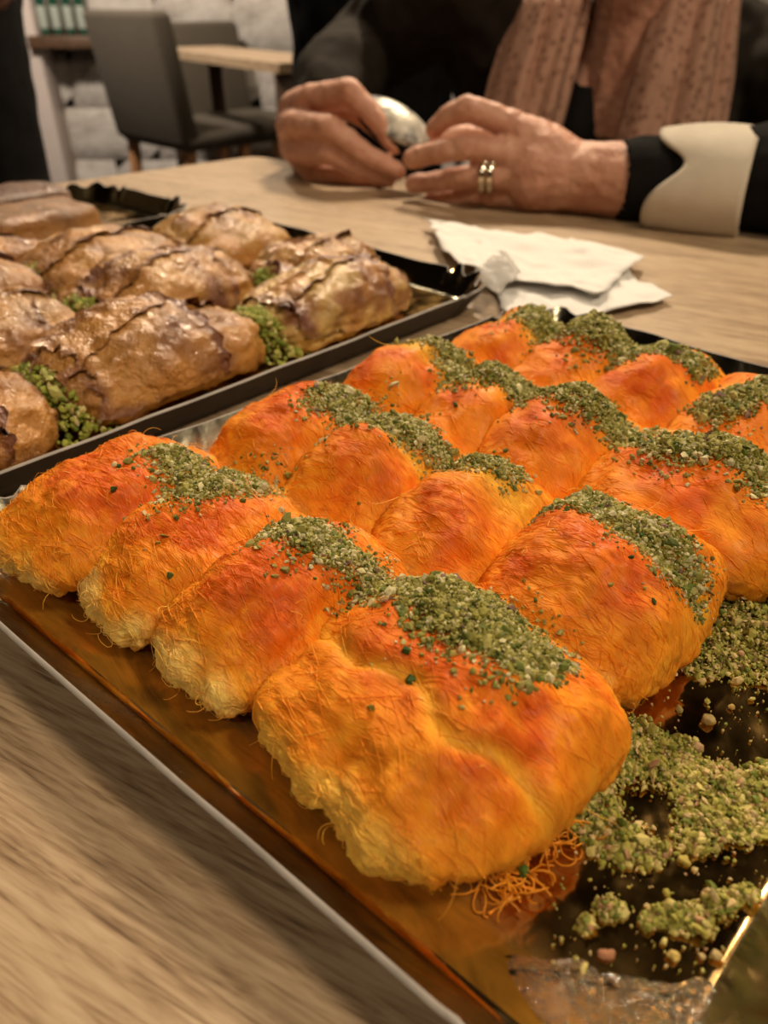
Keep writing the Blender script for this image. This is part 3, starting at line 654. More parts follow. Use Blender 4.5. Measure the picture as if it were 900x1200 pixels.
V_, F_, C_ = tubes(P_, np.tile(np.array([0, 0, 1.]), (nl, K2, 1)), np.full((nl, K2), .00028), cc)
tag(obj('dough_shreds', V_, F_, M_STR, None, C_), 'tangle of loose orange dough shreds on the tray before the nearest roll', 'pastry shreds', None, 'stuff')
# syrup puddle
def blob_sheet(pts, z, th, step=.0012):
    poly = [np.array(p) for p in pts]; lo = np.min(poly, 0); hi = np.max(poly, 0)
    b2 = bmesh.new(); vs = [b2.verts.new((x, y, 0)) for x, y in rounded(poly, .004, 5)]; b2.faces.new(vs)
    bmesh.ops.triangulate(b2, faces=b2.faces[:])
    for _ in range(5): bmesh.ops.subdivide_edges(b2, edges=[e for e in b2.edges if e.calc_length() > step * 3], cuts=1, use_grid_fill=False); bmesh.ops.triangulate(b2, faces=b2.faces[:])
    bd = set(v for e in b2.edges if e.is_boundary for v in e.verts); b2.verts.index_update()
    V = np.array([v.co for v in b2.verts]); isb = np.array([v in bd for v in b2.verts]); Fc = [[v.index for v in f.verts] for f in b2.faces]; b2.free()
    V[:, 2] = TZ + z + np.where(isb, -.0004, th * (1 + .5 * vnoise(np.stack([V[:, 0] * 260, V[:, 1] * 260, V[:, 0] * 0], 1)))); return V, Fc
V, Fc = blob_sheet([un(u, v, .003)[:2] for u, v in ((588, 1120), (612, 1118), (640, 1126), (668, 1116), (702, 1134), (716, 1158), (740, 1166), (764, 1150), (792, 1156), (826, 1138), (846, 1160), (836, 1200), (780, 1236), (700, 1240), (640, 1205), (606, 1160))], .0034, .0006)
tag(obj('syrup_puddle', V, Fc, M_SYRUP), 'clear sugar syrup pooled in the near corner of the kunafa tray', 'syrup', None, 'stuff')

# ------------------------------------------------------------------ baklava pouches
GOLDN, BRN, PALE = (.54, .25, .055), (.17, .048, .011), (.72, .50, .17)
def pouch(p, q, a, b, h, rot, lab, pale=.0, det=1, fill=True, ops=.25):
    ns, nf = (90, 100) if det else (56, 64)
    G, t, cs = pillow(a, b, h, ns, nf, n_top=2.3, n_bot=4.0, m_end=3.6, zc=.36, end_drop=.34)
    N = grid_normals(G); sd = p * 91 + q * 57; T2 = np.repeat(t[:, None], nf, 1); hr = np.clip(G[..., 2] / h, 0, 1); Q = G.copy()
    r1 = 1 - np.abs(vnoise(np.stack([Q[..., 0] * 150 + sd, Q[..., 1] * 60, Q[..., 2] * 120], -1)))
    r2 = 1 - np.abs(vnoise(Q * 210 + sd * 2))
    G = G + N * (.0046 * vnoise(Q * 34 + sd) + .0034 * (r1 - .6) + .0016 * (r2 - .6) + .0005 * fbm(Q * 480, 2))[..., None]
    # stepped sheet edges on the low flanks
    lay = np.sin(G[..., 2] / .0016 * 2 * PI + 2 * vnoise(Q * 60)) * (1 - sstep(.35, .7, hr)); G = G + N * (lay * .0005)[..., None]
    G[..., 2] = np.maximum(G[..., 2], .0002) + .0036
    n1 = fbm(Q * 75 + sd, 3); n2 = fbm(Q * 240 + sd, 2)
    c = lerp(GOLDN, BRN, np.clip(.38 + .95 * n1 + .25 * lay * .5, 0, 1))
    c = lerp(c, PALE, np.clip(pale * sstep(-.3, .5, -n1 + .4 * hr) + (1 - sstep(.2, .6, hr)) * .35, 0, 1)); c = c * (1 + .18 * n2)[..., None]
    cr, sr = math.cos(math.radians(rot)), math.sin(math.radians(rot))
    def tw(L): return wp(p + L[..., 0] * cr - L[..., 1] * sr, q + L[..., 0] * sr + L[..., 1] * cr, L[..., 2])
    Gw = tw(G); Nw = grid_normals(Gw)
    o = obj('phyllo_pouch', Gw.reshape(-1, 3), closed_faces(ns, nf), M_PHYL, None, c.reshape(-1, 3), origin=wp(p, q, .0036)); tag(o, lab, 'pastry', 'phyllo pouches on the gold tray')
    jt = int(nf * .5)                                     # top of the cross-section
    for k in range(3 if det else 2):                      # separate flaky sheets lying over the pouch, ragged edges
        i0 = int(ns * (.04 + .06 * k + .08 * RNG.random())); i1 = int(ns * (.97 - .12 * k - .10 * RNG.random()))
        w0 = int(nf * (.36, .20, .16)[k]); cj = int(nf * (0, .13, -.15)[k]); js = np.arange(jt + cj - w0, jt + cj + w0 + 1); ii = np.arange(i0, i1)
        sh = (np.arange(len(ii))[:, None] * (.0, .22, -.18)[k]).astype(int); jj = (js[None] + sh - int(len(ii) * (.0, .11, -.09)[k])) % nf
        g = Gw[ii[:, None], jj].copy(); nn = Nw[ii[:, None], jj].copy()
        uu = np.linspace(-1, 1, len(ii))[:, None]; vv = np.linspace(-1, 1, len(js))[None]
        lift = .0003 + .0005 * k + .0020 * np.clip(-uu - .75, 0, 1) * 4 * RNG.random() + .0016 * np.clip(np.abs(vv) * 5 - 4, 0, 1) * (k > 0) + .0009 * np.abs(fbm(g * 130 + k * 5, 2)) + 0 * vv
        rg = fbm(g * 260 + 3 * k, 2)
        nn[..., 2] = np.abs(nn[..., 2]) + .2
        g = g + nn * lift[..., None]
        for e_, f_ in ((0, 1), (-1, -2)): g[:, e_] += (g[:, f_] - g[:, e_]) * (1.2 * fbm(g[:, e_] * 70 + k, 2))[:, None] * 1.6
        g[0] += (g[1] - g[0]) * (rg[0] + .5 * fbm(g[0] * 90, 1))[:, None] * 2.6; g[-1] += (g[-2] - g[-1]) * (rg[-1] + .5 * fbm(g[-1] * 90, 1))[:, None] * 2.6
        ca = lerp(GOLDN, BRN, np.clip(.25 + .8 * fbm(g * 60 + k * 9, 2) + .55 * sstep(.80, .97, np.maximum(np.abs(uu), np.abs(vv) + 0 * uu)), 0, 1)); ca = lerp(ca, PALE, pale * .9 * (1 - .8 * sstep(.80, .97, np.maximum(np.abs(uu), np.abs(vv) + 0 * uu))) * sstep(-.5, .3, fbm(g * 80 + 3, 2)))
        m_, l_ = g.shape[:2]
        ti = g - nn * .0003
        V_ = np.concatenate([g.reshape(-1, 3), ti.reshape(-1, 3)]); Cc = np.concatenate([ca.reshape(-1, 3)] * 2); of = m_ * l_
        I, J = np.meshgrid(np.arange(m_ - 1), np.arange(l_ - 1), indexing='ij'); f0 = np.stack([I * l_ + J, I * l_ + J + 1, (I + 1) * l_ + J + 1, (I + 1) * l_ + J], -1).reshape(-1, 4)
        bd = [i * l_ for i in range(m_)] + [(m_ - 1) * l_ + j for j in range(1, l_)] + [i * l_ + l_ - 1 for i in range(m_ - 2, -1, -1)] + [j for j in range(l_ - 2, 0, -1)]
        bf = np.array([(bd[i], bd[(i + 1) % len(bd)], bd[(i + 1) % len(bd)] + of, bd[i] + of) for i in range(len(bd))])
        obj('phyllo_sheet', V_, np.concatenate([f0[:, ::-1], f0 + of, bf]), M_PHYL, o, Cc)
    if fill:                                              # green nut filling bulging out of the open end
        nfl = 1500 if det else 700; u = RNG.normal(0, .45, nfl).clip(-1, 1); v = RNG.normal(0, .45, nfl).clip(-1, 1)
        L = np.stack([u * a * .92, -b * .97 + v * .013, (.006 + (h * .62) * np.clip(1 - .75 * u * u - .8 * v * v, 0, 1) * RNG.random(nfl) ** .35)], -1)
        V_, F_, C_ = crumbs(tw(L), .0011 * np.exp(RNG.normal(0, .35, nfl)), pick(PAL_FILL, [4, 4, 3, 2, 1.5], nfl))
        obj('pistachio_filling', V_, F_, M_CRUMB, o, C_, smooth=False, kind='stuff')
    return o
pouch(-0.0550, .108, 0.0405, 0.0550, .038, 0, 'glossy brown phyllo pouch nearest the camera, its green filling showing on the left', .05)
pouch(-0.0500, .232, 0.0328, 0.0572, .034, 0, 'pale golden phyllo pouch at the right end of its tray beside the orange rolls', .75)
pouch(-0.0540, -.005, 0.0394, 0.0484, .034, 2, 'brown phyllo pouch cut off by the left edge of the picture', .0)
pouch(-0.1360, .060, 0.0405, 0.0506, .036, -3, 'tan phyllo pouch at the left, behind the glossy brown one', .2, 1, False)
pouch(-0.1320, .168, 0.0394, 0.0550, .038, 2, 'phyllo pouch in the middle row, right behind the glossy brown nearest one', .15)
pouch(-0.1060, .272, 0.0284, 0.0440, .034, 5, 'flaky phyllo pouch behind the pale golden one at the napkin end', .3)
pouch(-0.2190, .075, 0.0394, 0.0506, .035, 0, 'phyllo pouch in the back row at the left picture edge', .1, 0, False)
pouch(-0.2140, .176, 0.0394, 0.0506, .037, 3, 'phyllo pouch in the back row with a green spot of filling', .15, 0)
pouch(-0.2100, .272, 0.0492, 0.0418, .036, -4, 'puffed golden phyllo pouch in the far corner beside the metal tray corner', .35, 0, False)
pouch(-0.2840, .110, 0.0263, 0.0550, .032, 0, 'low phyllo pouch at the back edge next to the brown slabs', .05, 0, False)
pouch(-0.1380, -.040, 0.0394, 0.0462, .034, 0, 'phyllo pouch mostly outside the left edge in the middle row', .1, 0, False)

# flat brown pastry slabs in the far tray
def slabpastry(p, q, a, b, h, lab, tone):
    ns, nf = 40, 60
    G, t, cs = pillow(a, b, h, ns, nf, n_top=7, n_bot=7, m_end=9, zc=.45, end_drop=.05); N = grid_normals(G); Q = G.copy(); sd = p * 30 + q * 70
    G = G + N * (.0011 * vnoise(Q * 90 + sd) + .0005 * np.sin(Q[..., 2] / .0022 * 6.28) * (np.abs(N[..., 2]) < .5))[..., None]; G[..., 2] = np.maximum(G[..., 2], .0002) + .0036
    n1 = fbm(Q * 70 + sd, 3); c = lerp(tone, tuple(x * .5 for x in tone), np.clip(.4 + .7 * n1, 0, 1)); hr = Q[..., 2] / h
    Gw = wp(p + G[..., 0], q + G[..., 1], G[..., 2])
    o = obj('pastry_slab', Gw.reshape(-1, 3), closed_faces(ns, nf), M_PHYL, None, c.reshape(-1, 3), origin=wp(p, q, .0036))
    tag(o, lab, 'pastry', 'flat brown pastries in the far tray')
    I = int(nf * .5); 
    return o
slabpastry(-.362, .196, .032, .044, .029, 'tan flat pastry slab at the near edge of the far left tray', (.40, .19, .055))
slabpastry(-.362, .098, .032, .048, .029, 'tan flat pastry slab cut by the left picture edge in the far tray', (.38, .17, .05))
slabpastry(-.433, .205, .032, .050, .031, 'dark brown pastry slab behind the tan slabs in the far left tray', (.19, .075, .028))
slabpastry(-.436, .100, .032, .050, .031, 'dark brown pastry slab at the extreme left behind the tan ones', (.17, .068, .026))

# ------------------------------------------------------------------ napkins, film
M_PAPER = plain('white_paper', (.74, .72, .69), .85, (300, .3, .002), var=.03)
def sheet(name, quad_uv, z, lab, cat, mat, amp, seed, thick=.0006, group=None, n=34):
    c = [un(u, v, 0)[:2] for u, v in quad_uv]; s = np.linspace(0, 1, n); S_, T_ = np.meshgrid(s, s, indexing='ij')
    XY = sum(w[..., None] * cc for w, cc in zip(((1 - S_) * (1 - T_), S_ * (1 - T_), S_ * T_, (1 - S_) * T_), c))
    k = np.stack([XY[..., 0] * 24 + seed, XY[..., 1] * 24, XY[..., 0] * 0], -1); k2 = np.stack([XY[..., 0] * 70, XY[..., 1] * 70 + seed, XY[..., 0] * 0], -1)
    XY = XY + .0045 * np.stack([vnoise(k2), vnoise(k2 + 5)], -1)
    Z = z + amp * (.5 + .5 * vnoise(k)) + amp * .6 * (1 - np.abs(vnoise(k2)))
    top = np.concatenate([XY, (TZ + Z + thick)[..., None]], -1).reshape(-1, 3); bot = top - np.array([0, 0, thick])
    I, J = np.meshgrid(np.arange(n - 1), np.arange(n - 1), indexing='ij'); f = np.stack([I * n + J, (I + 1) * n + J, (I + 1) * n + J + 1, I * n + J + 1], -1).reshape(-1, 4); of = n * n
    bd = [i * n for i in range(n)] + [(n - 1) * n + j for j in range(1, n)] + [i * n + n - 1 for i in range(n - 2, -1, -1)] + [j for j in range(n - 2, 0, -1)]
    bf = np.array([(bd[i], bd[i] + of, bd[(i + 1) % len(bd)] + of, bd[(i + 1) % len(bd)]) for i in range(len(bd))])
    return tag(obj(name, np.concatenate([top, bot]), np.concatenate([f, f[:, ::-1] + of, bf]), mat), lab, cat, group)
sheet('paper_napkin', [(498, 268), (752, 314), (700, 366), (535, 330)], .0052, 'creased white paper napkin lying uppermost with a point towards the hands', 'napkin', M_PAPER, .0060, 2.2, group='paper napkins')
sheet('paper_napkin', [(560, 296), (738, 322), (785, 357), (600, 392)], .0005, 'white paper napkin underneath the other one, its corner towards the right', 'napkin', M_PAPER, .0040, 8.1, group='paper napkins')
m = NT('clear_film'); m.set(Base_Color=(.42, .40, .37), Roughness=.45, Alpha=.5, Specular_IOR_Level=.3); M_FILM = m.m
sheet('plastic_wrap', [(548, 342), (588, 318), (606, 346), (575, 372)], .008, 'crumpled clear plastic film under the phyllo tray corner by the napkins', 'plastic film', M_FILM, .008, 4.4, .0003)

# ------------------------------------------------------------------ person with scarf
m = NT('skin'); m.set(Roughness=.5, Subsurface_Weight=.15, Subsurface_Radius=(.01, .004, .002), Subsurface_Scale=.6, Specular_IOR_Level=.4); v = m.coord()
m.base(m.ramp(m.noise(v, 45, 5, .6), [(.3, (.46, .21, .135)), (.5, (.58, .295, .20)), (.7, (.64, .36, .255))]))
b = m.bump(m.noise(v, 110, 4, .6, .6), .5, .004); b = m.bump(m.noise(v, 380, 3), .3, .001, b); m.normal(b); M_SKIN = m.m
M_BLACK = plain('black_knit', (.009, .008, .0075), .9, (700, .4, .001), var=.2, Specular_IOR_Level=.12)
M_CARD_ = plain('dark_brown_wool', (.018, .0135, .0095), .9, (500, .4, .001), var=.2, Specular_IOR_Level=.15)
M_CUFF = plain('cream_lining', (.62, .55, .45), .8, (300, .3, .001), var=.05)
M_HAIR = plain('grey_brown_hair', (.16, .11, .08), .5, var=.3)
m = NT('rose_scarf'); m.set(Roughness=.9); v = m.coord()
vo = m.n('ShaderNodeTexVoronoi'); vo.inputs['Scale'].default_value = 95; m.l(v, vo.inputs['Vector'])
m.base(m.ramp(vo.outputs['Distance'], [(.12, (.19, .09, .06)), (.34, (.38, .205, .14)), (.6, (.44, .25, .175))]))
m.normal(m.bump(m.noise(v, 250, 4), .5, .002)); M_SCARF = m.m
DZ = np.array([0, 0, .11])
B = MB()
# her left hand and forearm (right in the picture)
wr = at(672, 208, .775); el_ = at(955, 205, .69); kn = at(600, 180, .79)
B.chain([(at(1010, 190, .78), .048), (el_, .043), (at(830, 214, .725), .037), (at(740, 211, .752), .0335), (wr, .0315)])
B.chain([(wr, .031), (at(632, 175, .79), .026), (at(600, 147, .795), 0.0145)])
B.chain([(wr, .031), (at(620, 195, .78), .0265), (at(592, 178, .78), 0.0136)])
B.chain([(wr, .031), (at(625, 215, .775), .025), (at(600, 207, .775), 0.0128)])
B.chain([(wr, .030), (at(628, 230, .785), .021), (at(600, 229, .787), 0.0116)])
B.chain([(at(600, 146, .795), 0.0136), (at(549, 127, .80), 0.0120), (at(525, 136, .812), 0.0103), (at(509, 151, .822), 0.0095)])
B.chain([(at(592, 178, .78), 0.0128), (at(545, 173, .783), 0.0114), (at(510, 179, .797), 0.0103), (at(483, 186, .812), 0.0095)])
B.chain([(at(600, 207, .775), 0.0124), (at(548, 207, .788), 0.0112), (at(512, 213, .806), 0.0101), (at(486, 216, .822), 0.0097)])
B.chain([(at(600, 229, .787), 0.0112), (at(560, 229, .795), 0.0098), (at(530, 233, .814), 0.0095), (at(508, 234, .828), .0098)])
B.chain([(at(640, 180, .815), .024), (at(590, 165, .85), 0.0136), (at(540, 160, .865), 0.0120), (at(512, 168, .868), 0.0101)])
# her right hand (left in the picture)
rw = at(372, 150, 1.02)
sh_r = at(545, -30, 1.13)
B.chain([(rw, .030), (at(395, 95, 1.13), .038), (at(430, 60, 1.24), .044), (sh_r, .055)])
B.chain([(rw, .030), (at(352, 132, .975), .0260), (at(362, 117, .930), 0.0145)])
B.chain([(rw, .030), (at(350, 150, .965), .0270), (at(347, 146, .918), 0.0145)])
B.chain([(rw, .030), (at(352, 170, .965), .0255), (at(348, 178, .922), 0.0136)])
B.chain([(rw, .028), (at(362, 190, .965), .0215), (at(362, 201, .930), 0.0120)])
B.chain([(at(362, 116, .930), 0.0141), (at(410, 107, .893), 0.0128), (at(441, 140, .883), 0.0109), (at(463, 171, .879), 0.0095)])
B.chain([(at(347, 146, .918), 0.0141), (at(387, 150, .875), 0.0128), (at(428, 181, .868), 0.0109), (at(466, 201, .866), 0.0099)])
B.chain([(at(348, 178, .922), 0.0134), (at(386, 180, .880), 0.0120), (at(425, 200, .875), 0.0103), (at(455, 209, .875), 0.0095)])
B.chain([(at(362, 201, .930), 0.0118), (at(398, 205, .905), 0.0101), (at(428, 212, .898), 0.0095), (at(446, 213, .895), .0098)])
B.chain([(at(372, 135, .99), .022), (at(402, 122, .965), 0.0136), (at(432, 140, .945), 0.0120), (at(455, 160, .93), 0.0101)])
# torso, neck, head, legs
ch = at(742, 70, 1.15); CX = ch[0]
B.chain([((np.array([CX + .02, 1.30, .52]) + DZ), .15), ((np.array([CX + .01, 1.26, .66]) + DZ), .125), (np.array([CX, 1.185, .82]), .105)])
for sx in (-1, 1):
    B.chain([((np.array([CX + sx * .075, 1.20, .78]) + DZ), .092), ((np.array([CX + sx * .10, 1.19, .845]) + DZ), .072), ((np.array([CX + sx * .165, 1.20, .845]) + DZ), .058)])
    B.chain([((np.array([CX + sx * .09, 1.28, .50]) + DZ), .085), ((np.array([CX + sx * .11, .95, .53]) + DZ), .062), (np.array([CX + sx * .11, .93, .09]), .042), (np.array([CX + sx * .12, .84, .045]), .036)])
B.chain([((np.array([CX + .165, 1.20, .845]) + DZ), .056), ((np.array([CX + .27, 1.02, .80]) + DZ), .05), (at(1010, 190, .78), .050)])
B.chain([((np.array([CX - .165, 1.20, .845]) + DZ), .056), (sh_r, .055)])
nk = (np.array([CX - .012, 1.135, .905]) + DZ)
B.chain([(np.array([CX, 1.17, .85]), .075), (nk, .052), ((np.array([CX - .02, 1.105, .985]) + DZ), .048)])
hd = (np.array([CX - .02, 1.075, 1.075]) + DZ)
B.ball(hd, .098, (.80, .96, 1.12)); B.ball(hd + [0, -.04, -.065], .052, (.95, .9, .8)); B.ball(hd + [0, -.100, -.018], .014, (.8, 1, 1.5)); B.ball(hd + [0, -.088, .018], .013, (1, 1, 1.5))
B.ball(hd + [0, -.088, -.050], .018, (1.3, .6, .5)); B.ball(hd + [0, -.078, -.083], .020, (1, .8, .8))
for sx in (-1, 1): B.ball(hd + [sx * .078, .01, -.01], .022, (.4, .8, 1.3)); B.ball(hd + [sx * .034, -.080, .028], .016, (1.4, .5, .5))
V, Fc, N = B.remesh(.0021, 2)
V = V + N * (.0009 * vnoise(V * 95) + .0005 * vnoise(V * 210))[:, None]
woman = obj('person', V, Fc, M_SKIN, None, origin=(CX, 1.28, 0)); tag(woman, 'seated person in rose scarf and dark cardigan holding a small object at the table', 'person')
# clothes
def garment(name, chains, voxel, mat, cut=None, smooth=6, fold=.004):
    b = MB()
    for c in chains: b.chain(c)
    V, Fc, N = b.remesh(voxel, smooth); V = V + N * (fold * fbm(V * 26, 2) + fold * .4 * vnoise(V * np.array([60, 60, 25])))[:, None]
    if cut is not None:
        k = cut(V); Fc = [f for f in Fc if not any(k[i] for i in f)]
        us = sorted({i for f in Fc for i in f}); mp = {i: j for j, i in enumerate(us)}; V = V[us]; Fc = [tuple(mp[i] for i in f) for f in Fc]
    o = obj(name, V, Fc, mat, woman); sm = o.modifiers.new('thickness', 'SOLIDIFY'); sm.thickness = .003; sm.offset = -1; return o
tor = lambda e: [[((np.array([CX + .02, 1.30, .52]) + DZ), .15 + e), ((np.array([CX + .01, 1.26, .66]) + DZ), .125 + e), (np.array([CX, 1.185, .82]), .105 + e)]] + \
    [[((np.array([CX + sx * .075, 1.20, .78]) + DZ), .092 + e), ((np.array([CX + sx * .10, 1.19, .845]) + DZ), .072 + e), ((np.array([CX + sx * .165, 1.20, .845]) + DZ), .058 + e)] for sx in (-1, 1)]
vb = at(692, 104, 1.08)
neck = lambda V: (V[:, 2] > vb[2] + np.abs(V[:, 0] - vb[0]) * .75) & (V[:, 1] < 1.2) & (np.abs(V[:, 0] - CX) < .12) | (V[:, 2] > 1.025) & (np.abs(V[:, 0] - CX) < .1)
garment('black_top', tor(.006), .005, M_BLACK, neck, fold=.002)
garment('black_top_sleeve', [[(at(1010, 190, .78), .054), (el_, .048), (at(830, 214, .725), .0415), (at(745, 212, .752), .0385)]], .0035, M_BLACK, lambda V: V[:, 0] < at(722, 212, .752)[0], fold=.002)
front = lambda V: (V[:, 1] < 1.19) & (V[:, 0] > CX - .10) & (V[:, 0] < CX + .095) | (V[:, 2] > 1.03) & (np.abs(V[:, 0] - CX) < .09)
card = garment('cardigan', tor(.016) + [[((np.array([CX + .165, 1.20, .845]) + DZ), .072), ((np.array([CX + .27, 1.02, .80]) + DZ), .066), (at(1010, 190, .78), .060), (el_, .052), (at(880, 219, .712), .0455)],
    [((np.array([CX - .165, 1.20, .845]) + DZ), .070), (sh_r, .068), (at(430, 60, 1.24), .060), (at(395, 95, 1.13), .053), (at(385, 120, 1.08), .046)]], .005, M_CARD_,
    lambda V: front(V) | ((V[:, 0] < at(868, 215, .712)[0]) & (V[:, 1] < .9) & (V[:, 2] < 1.01) & (V[:, 0] > .15)))
# turned-back cuff: a band swept around the forearm, notched on its left
ca_, cb_ = at(766, 217, .745), at(878, 222, .708); ax = (cb_ - ca_); L = np.linalg.norm(ax); ax /= L
s1 = np.cross(ax, [0, 0, 1]); s1 /= np.linalg.norm(s1); s2 = np.cross(s1, ax); Vc = []; nA, nL = 64, 16
for k in range(nL):
    for i in range(nA):
        a_ = 2 * PI * i / nA; notch = .030 * math.exp(-((((a_ - .55 + PI) % (2 * PI)) - PI) / .42) ** 2)
        t0 = notch; d = ax * (t0 + (L - t0) * k / (nL - 1)); r = .0455 + .002 * k / (nL - 1) + .0012 * math.sin(3 * a_ + 1)
        bulge = .0035 * math.sin(PI * k / (nL - 1)); Vc.append(ca_ + d + (s1 * math.cos(a_) + s2 * math.sin(a_) * .98) * (r + bulge))
Vc = np.array(Vc); Vc[:, 2] = np.maximum(Vc[:, 2], TZ + .002)
ang = np.tile(np.arange(nA) / nA * 2 * PI, nL); kk_ = np.repeat(np.arange(nL), nA)
cuff = obj('turned_back_cuff', Vc, [(k * nA + i, k * nA + (i + 1) % nA, (k + 1) * nA + (i + 1) % nA, (k + 1) * nA + i) for k in range(nL - 1) for i in range(nA)], M_CUFF, woman, label='cream turned-back cuff')
sm = cuff.modifiers.new('thickness', 'SOLIDIFY'); sm.thickness = .003
# scarf: two hanging ends and a loop round the neck
def strip(name, rows, nfold, ph, depth):
    Vs = []; nw = 44; rows_ = []
    for (l0, r0), (l1, r1) in zip(rows[:-1], rows[1:]):
        for k in range(10): t = k / 10; rows_.append((l0 * (1 - t) + l1 * t, r0 * (1 - t) + r1 * t))
    rows_.append(rows[-1]); H = len(rows_)
    for k, (l, r) in enumerate(rows_):
        for i in range(nw):
            s = i / (nw - 1); q = l * (1 - s) + r * s
            fy = depth * (math.sin(s * nfold * 2 * PI + ph + .7 * math.sin(k * .11)) + .5 * math.sin(s * nfold * 4.3 * PI + k * .06)) - .03 * math.sin(PI * s)
            Vs.append((q[0], q[1] + fy, q[2]))
    Fs = [(k * nw + i, k * nw + i + 1, (k + 1) * nw + i + 1, (k + 1) * nw + i) for k in range(H - 1) for i in range(nw - 1)]
    o = obj(name, np.array(Vs), Fs, M_SCARF, woman); sm = o.modifiers.new('thickness', 'SOLIDIFY'); sm.thickness = .0025; return o
strip('scarf_end', [((np.array([CX - .085, 1.24, .945]) + DZ), (np.array([CX - .03, 1.22, .965]) + DZ)), (at(606, -5, 1.115), at(694, 0, 1.085)), (at(576, 90, 1.085), at(676, 80, 1.055)), (at(556, 165, 1.06), at(655, 165, 1.04)), (at(556, 230, 1.06), at(640, 240, 1.05))], 2.2, .4, .0075)
strip('scarf_end', [((np.array([CX + .045, 1.22, .965]) + DZ), (np.array([CX + .105, 1.24, .945]) + DZ)), (at(772, 0, 1.085), at(866, -5, 1.115)), (at(748, 80, 1.055), at(858, 90, 1.085)), (at(724, 165, 1.04), at(846, 165, 1.06)), (at(715, 240, 1.05), at(830, 240, 1.06))], 2.4, 2.0, .0075)
lp = []; 
for k in range(13):
    a_ = PI * k / 12; lp.append(((np.array([CX + .072 * math.cos(a_), 1.19 + .075 * math.sin(a_), .945 + .02 * math.sin(a_)]) + DZ), .026))
b_ = MB(); b_.chain(lp); V, Fc, N = b_.remesh(.005, 4); V = V + N * (.004 * vnoise(V * 60))[:, None]; obj('scarf_loop', V, Fc, M_SCARF, woman)
# hair
b_ = MB(); b_.ball(hd + [0, .018, .022], .104, (.86, .95, 1.06)); b_.ball(hd + [-.07, .03, -.04], .045, (.6, 1, 1.5)); b_.ball(hd + [.07, .03, -.04], .045, (.6, 1, 1.5))
V, Fc, N = b_.remesh(.005, 4); V = V + N * (.004 * vnoise(V * np.array([120, 120, 30])))[:, None]
kf = (V[:, 1] < hd[1] - .045) & (V[:, 2] < hd[2] + .06); Fc = [f for f in Fc if not any(kf[i] for i in f)]; us = sorted({i for f in Fc for i in f}); mp = {i: j for j, i in enumerate(us)}
obj('hair', V[us], [tuple(mp[i] for i in f) for f in Fc], M_HAIR, woman)
# rings
m = NT('ring_metal'); m.set(Base_Color=(.85, .78, .62), Metallic=1.0, Roughness=.15); M_RING = m.m
r0 = at(571, 206, .7815); rax = at(548, 205, .785) - at(600, 207, .775); rax /= np.linalg.norm(rax); e1 = np.cross(rax, [0, 0, 1]); e1 /= np.linalg.norm(e1); e2 = np.cross(rax, e1)
for off in (-.0038, .0038):
    Vr = []; n1, n2 = 36, 8
    for i in range(n1):
        A_ = 2 * PI * i / n1; rd = e1 * math.cos(A_) + e2 * math.sin(A_)
        for j in range(n2):
            b_ = 2 * PI * j / n2; Vr.append(r0 + rax * (off + .0030 * math.cos(b_)) + rd * (.0150 + .0014 * math.sin(b_)))
    Fr = [(i * n2 + j, ((i + 1) % n1) * n2 + j, ((i + 1) % n1) * n2 + (j + 1) % n2, i * n2 + (j + 1) % n2) for i in range(n1) for j in range(n2)]
    rg = obj('ring', np.array(Vr), Fr, M_RING, woman, label='shiny ring')
    top = r0 + rax * off + (np.array([0, -.6, .8])) * .0162
    MB().ball(top, .0028).build('gem', M_RING, rg)
# thing held between the hands: domed silvery case with dark rim
m = NT('silver_shell'); m.set(Metallic=.35, Roughness=.42); v = m.coord(); m.base(m.ramp(m.noise(v, 42, 4), [(.36, (.10, .095, .09)), (.47, (.46, .43, .37)), (.65, (.68, .64, .54))])); m.normal(m.bump(m.noise(v, 120, 4), .4, .003)); M_SILV = m.m
pc = at(463, 143, .893); case = empty('small_case', pc, 'small domed silvery case with a dark rim held between both hands', 'case')
e_x = at(498, 166, .880) - at(428, 118, .910); a_l = np.linalg.norm(e_x) / 2; e_x /= 2 * a_l
e_n = np.array([.35, -.55, .75]); e_n -= e_x * (e_n @ e_x); e_n /= np.linalg.norm(e_n); e_y = np.cross(e_n, e_x)
def dome(k0, k1, hgt, nr=10, na=36):
    V = []
    for i in range(nr + 1):
        r = i / nr
        for j in range(na):
            a_ = 2 * PI * j / na; V.append(pc + e_x * a_l * 1.12 * r * math.cos(a_) + e_y * .026 * r * math.sin(a_) + e_n * (k0 + hgt * (1 - r ** 2.4)))
    Fc = [(i * na + j, i * na + (j + 1) % na, (i + 1) * na + (j + 1) % na, (i + 1) * na + j) for i in range(nr) for j in range(na)]
    V += [v - e_n * (V[0] - pc) @ e_n * 0 - e_n * k1 for v in V[nr * na:(nr + 1) * na]]; o_ = (nr + 1) * na
    Fc += [(nr * na + j, nr * na + (j + 1) % na, o_ + (j + 1) % na, o_ + j) for j in range(na)] + [tuple(o_ + j for j in range(na))]
    return np.array(V), Fc
V, Fc = dome(.0015, .002, .012); obj('lid', V, Fc, M_SILV, case)
V, Fc = dome(-.0015, .008, -.001); obj('dark_base', V, Fc, M_BLACK, case)

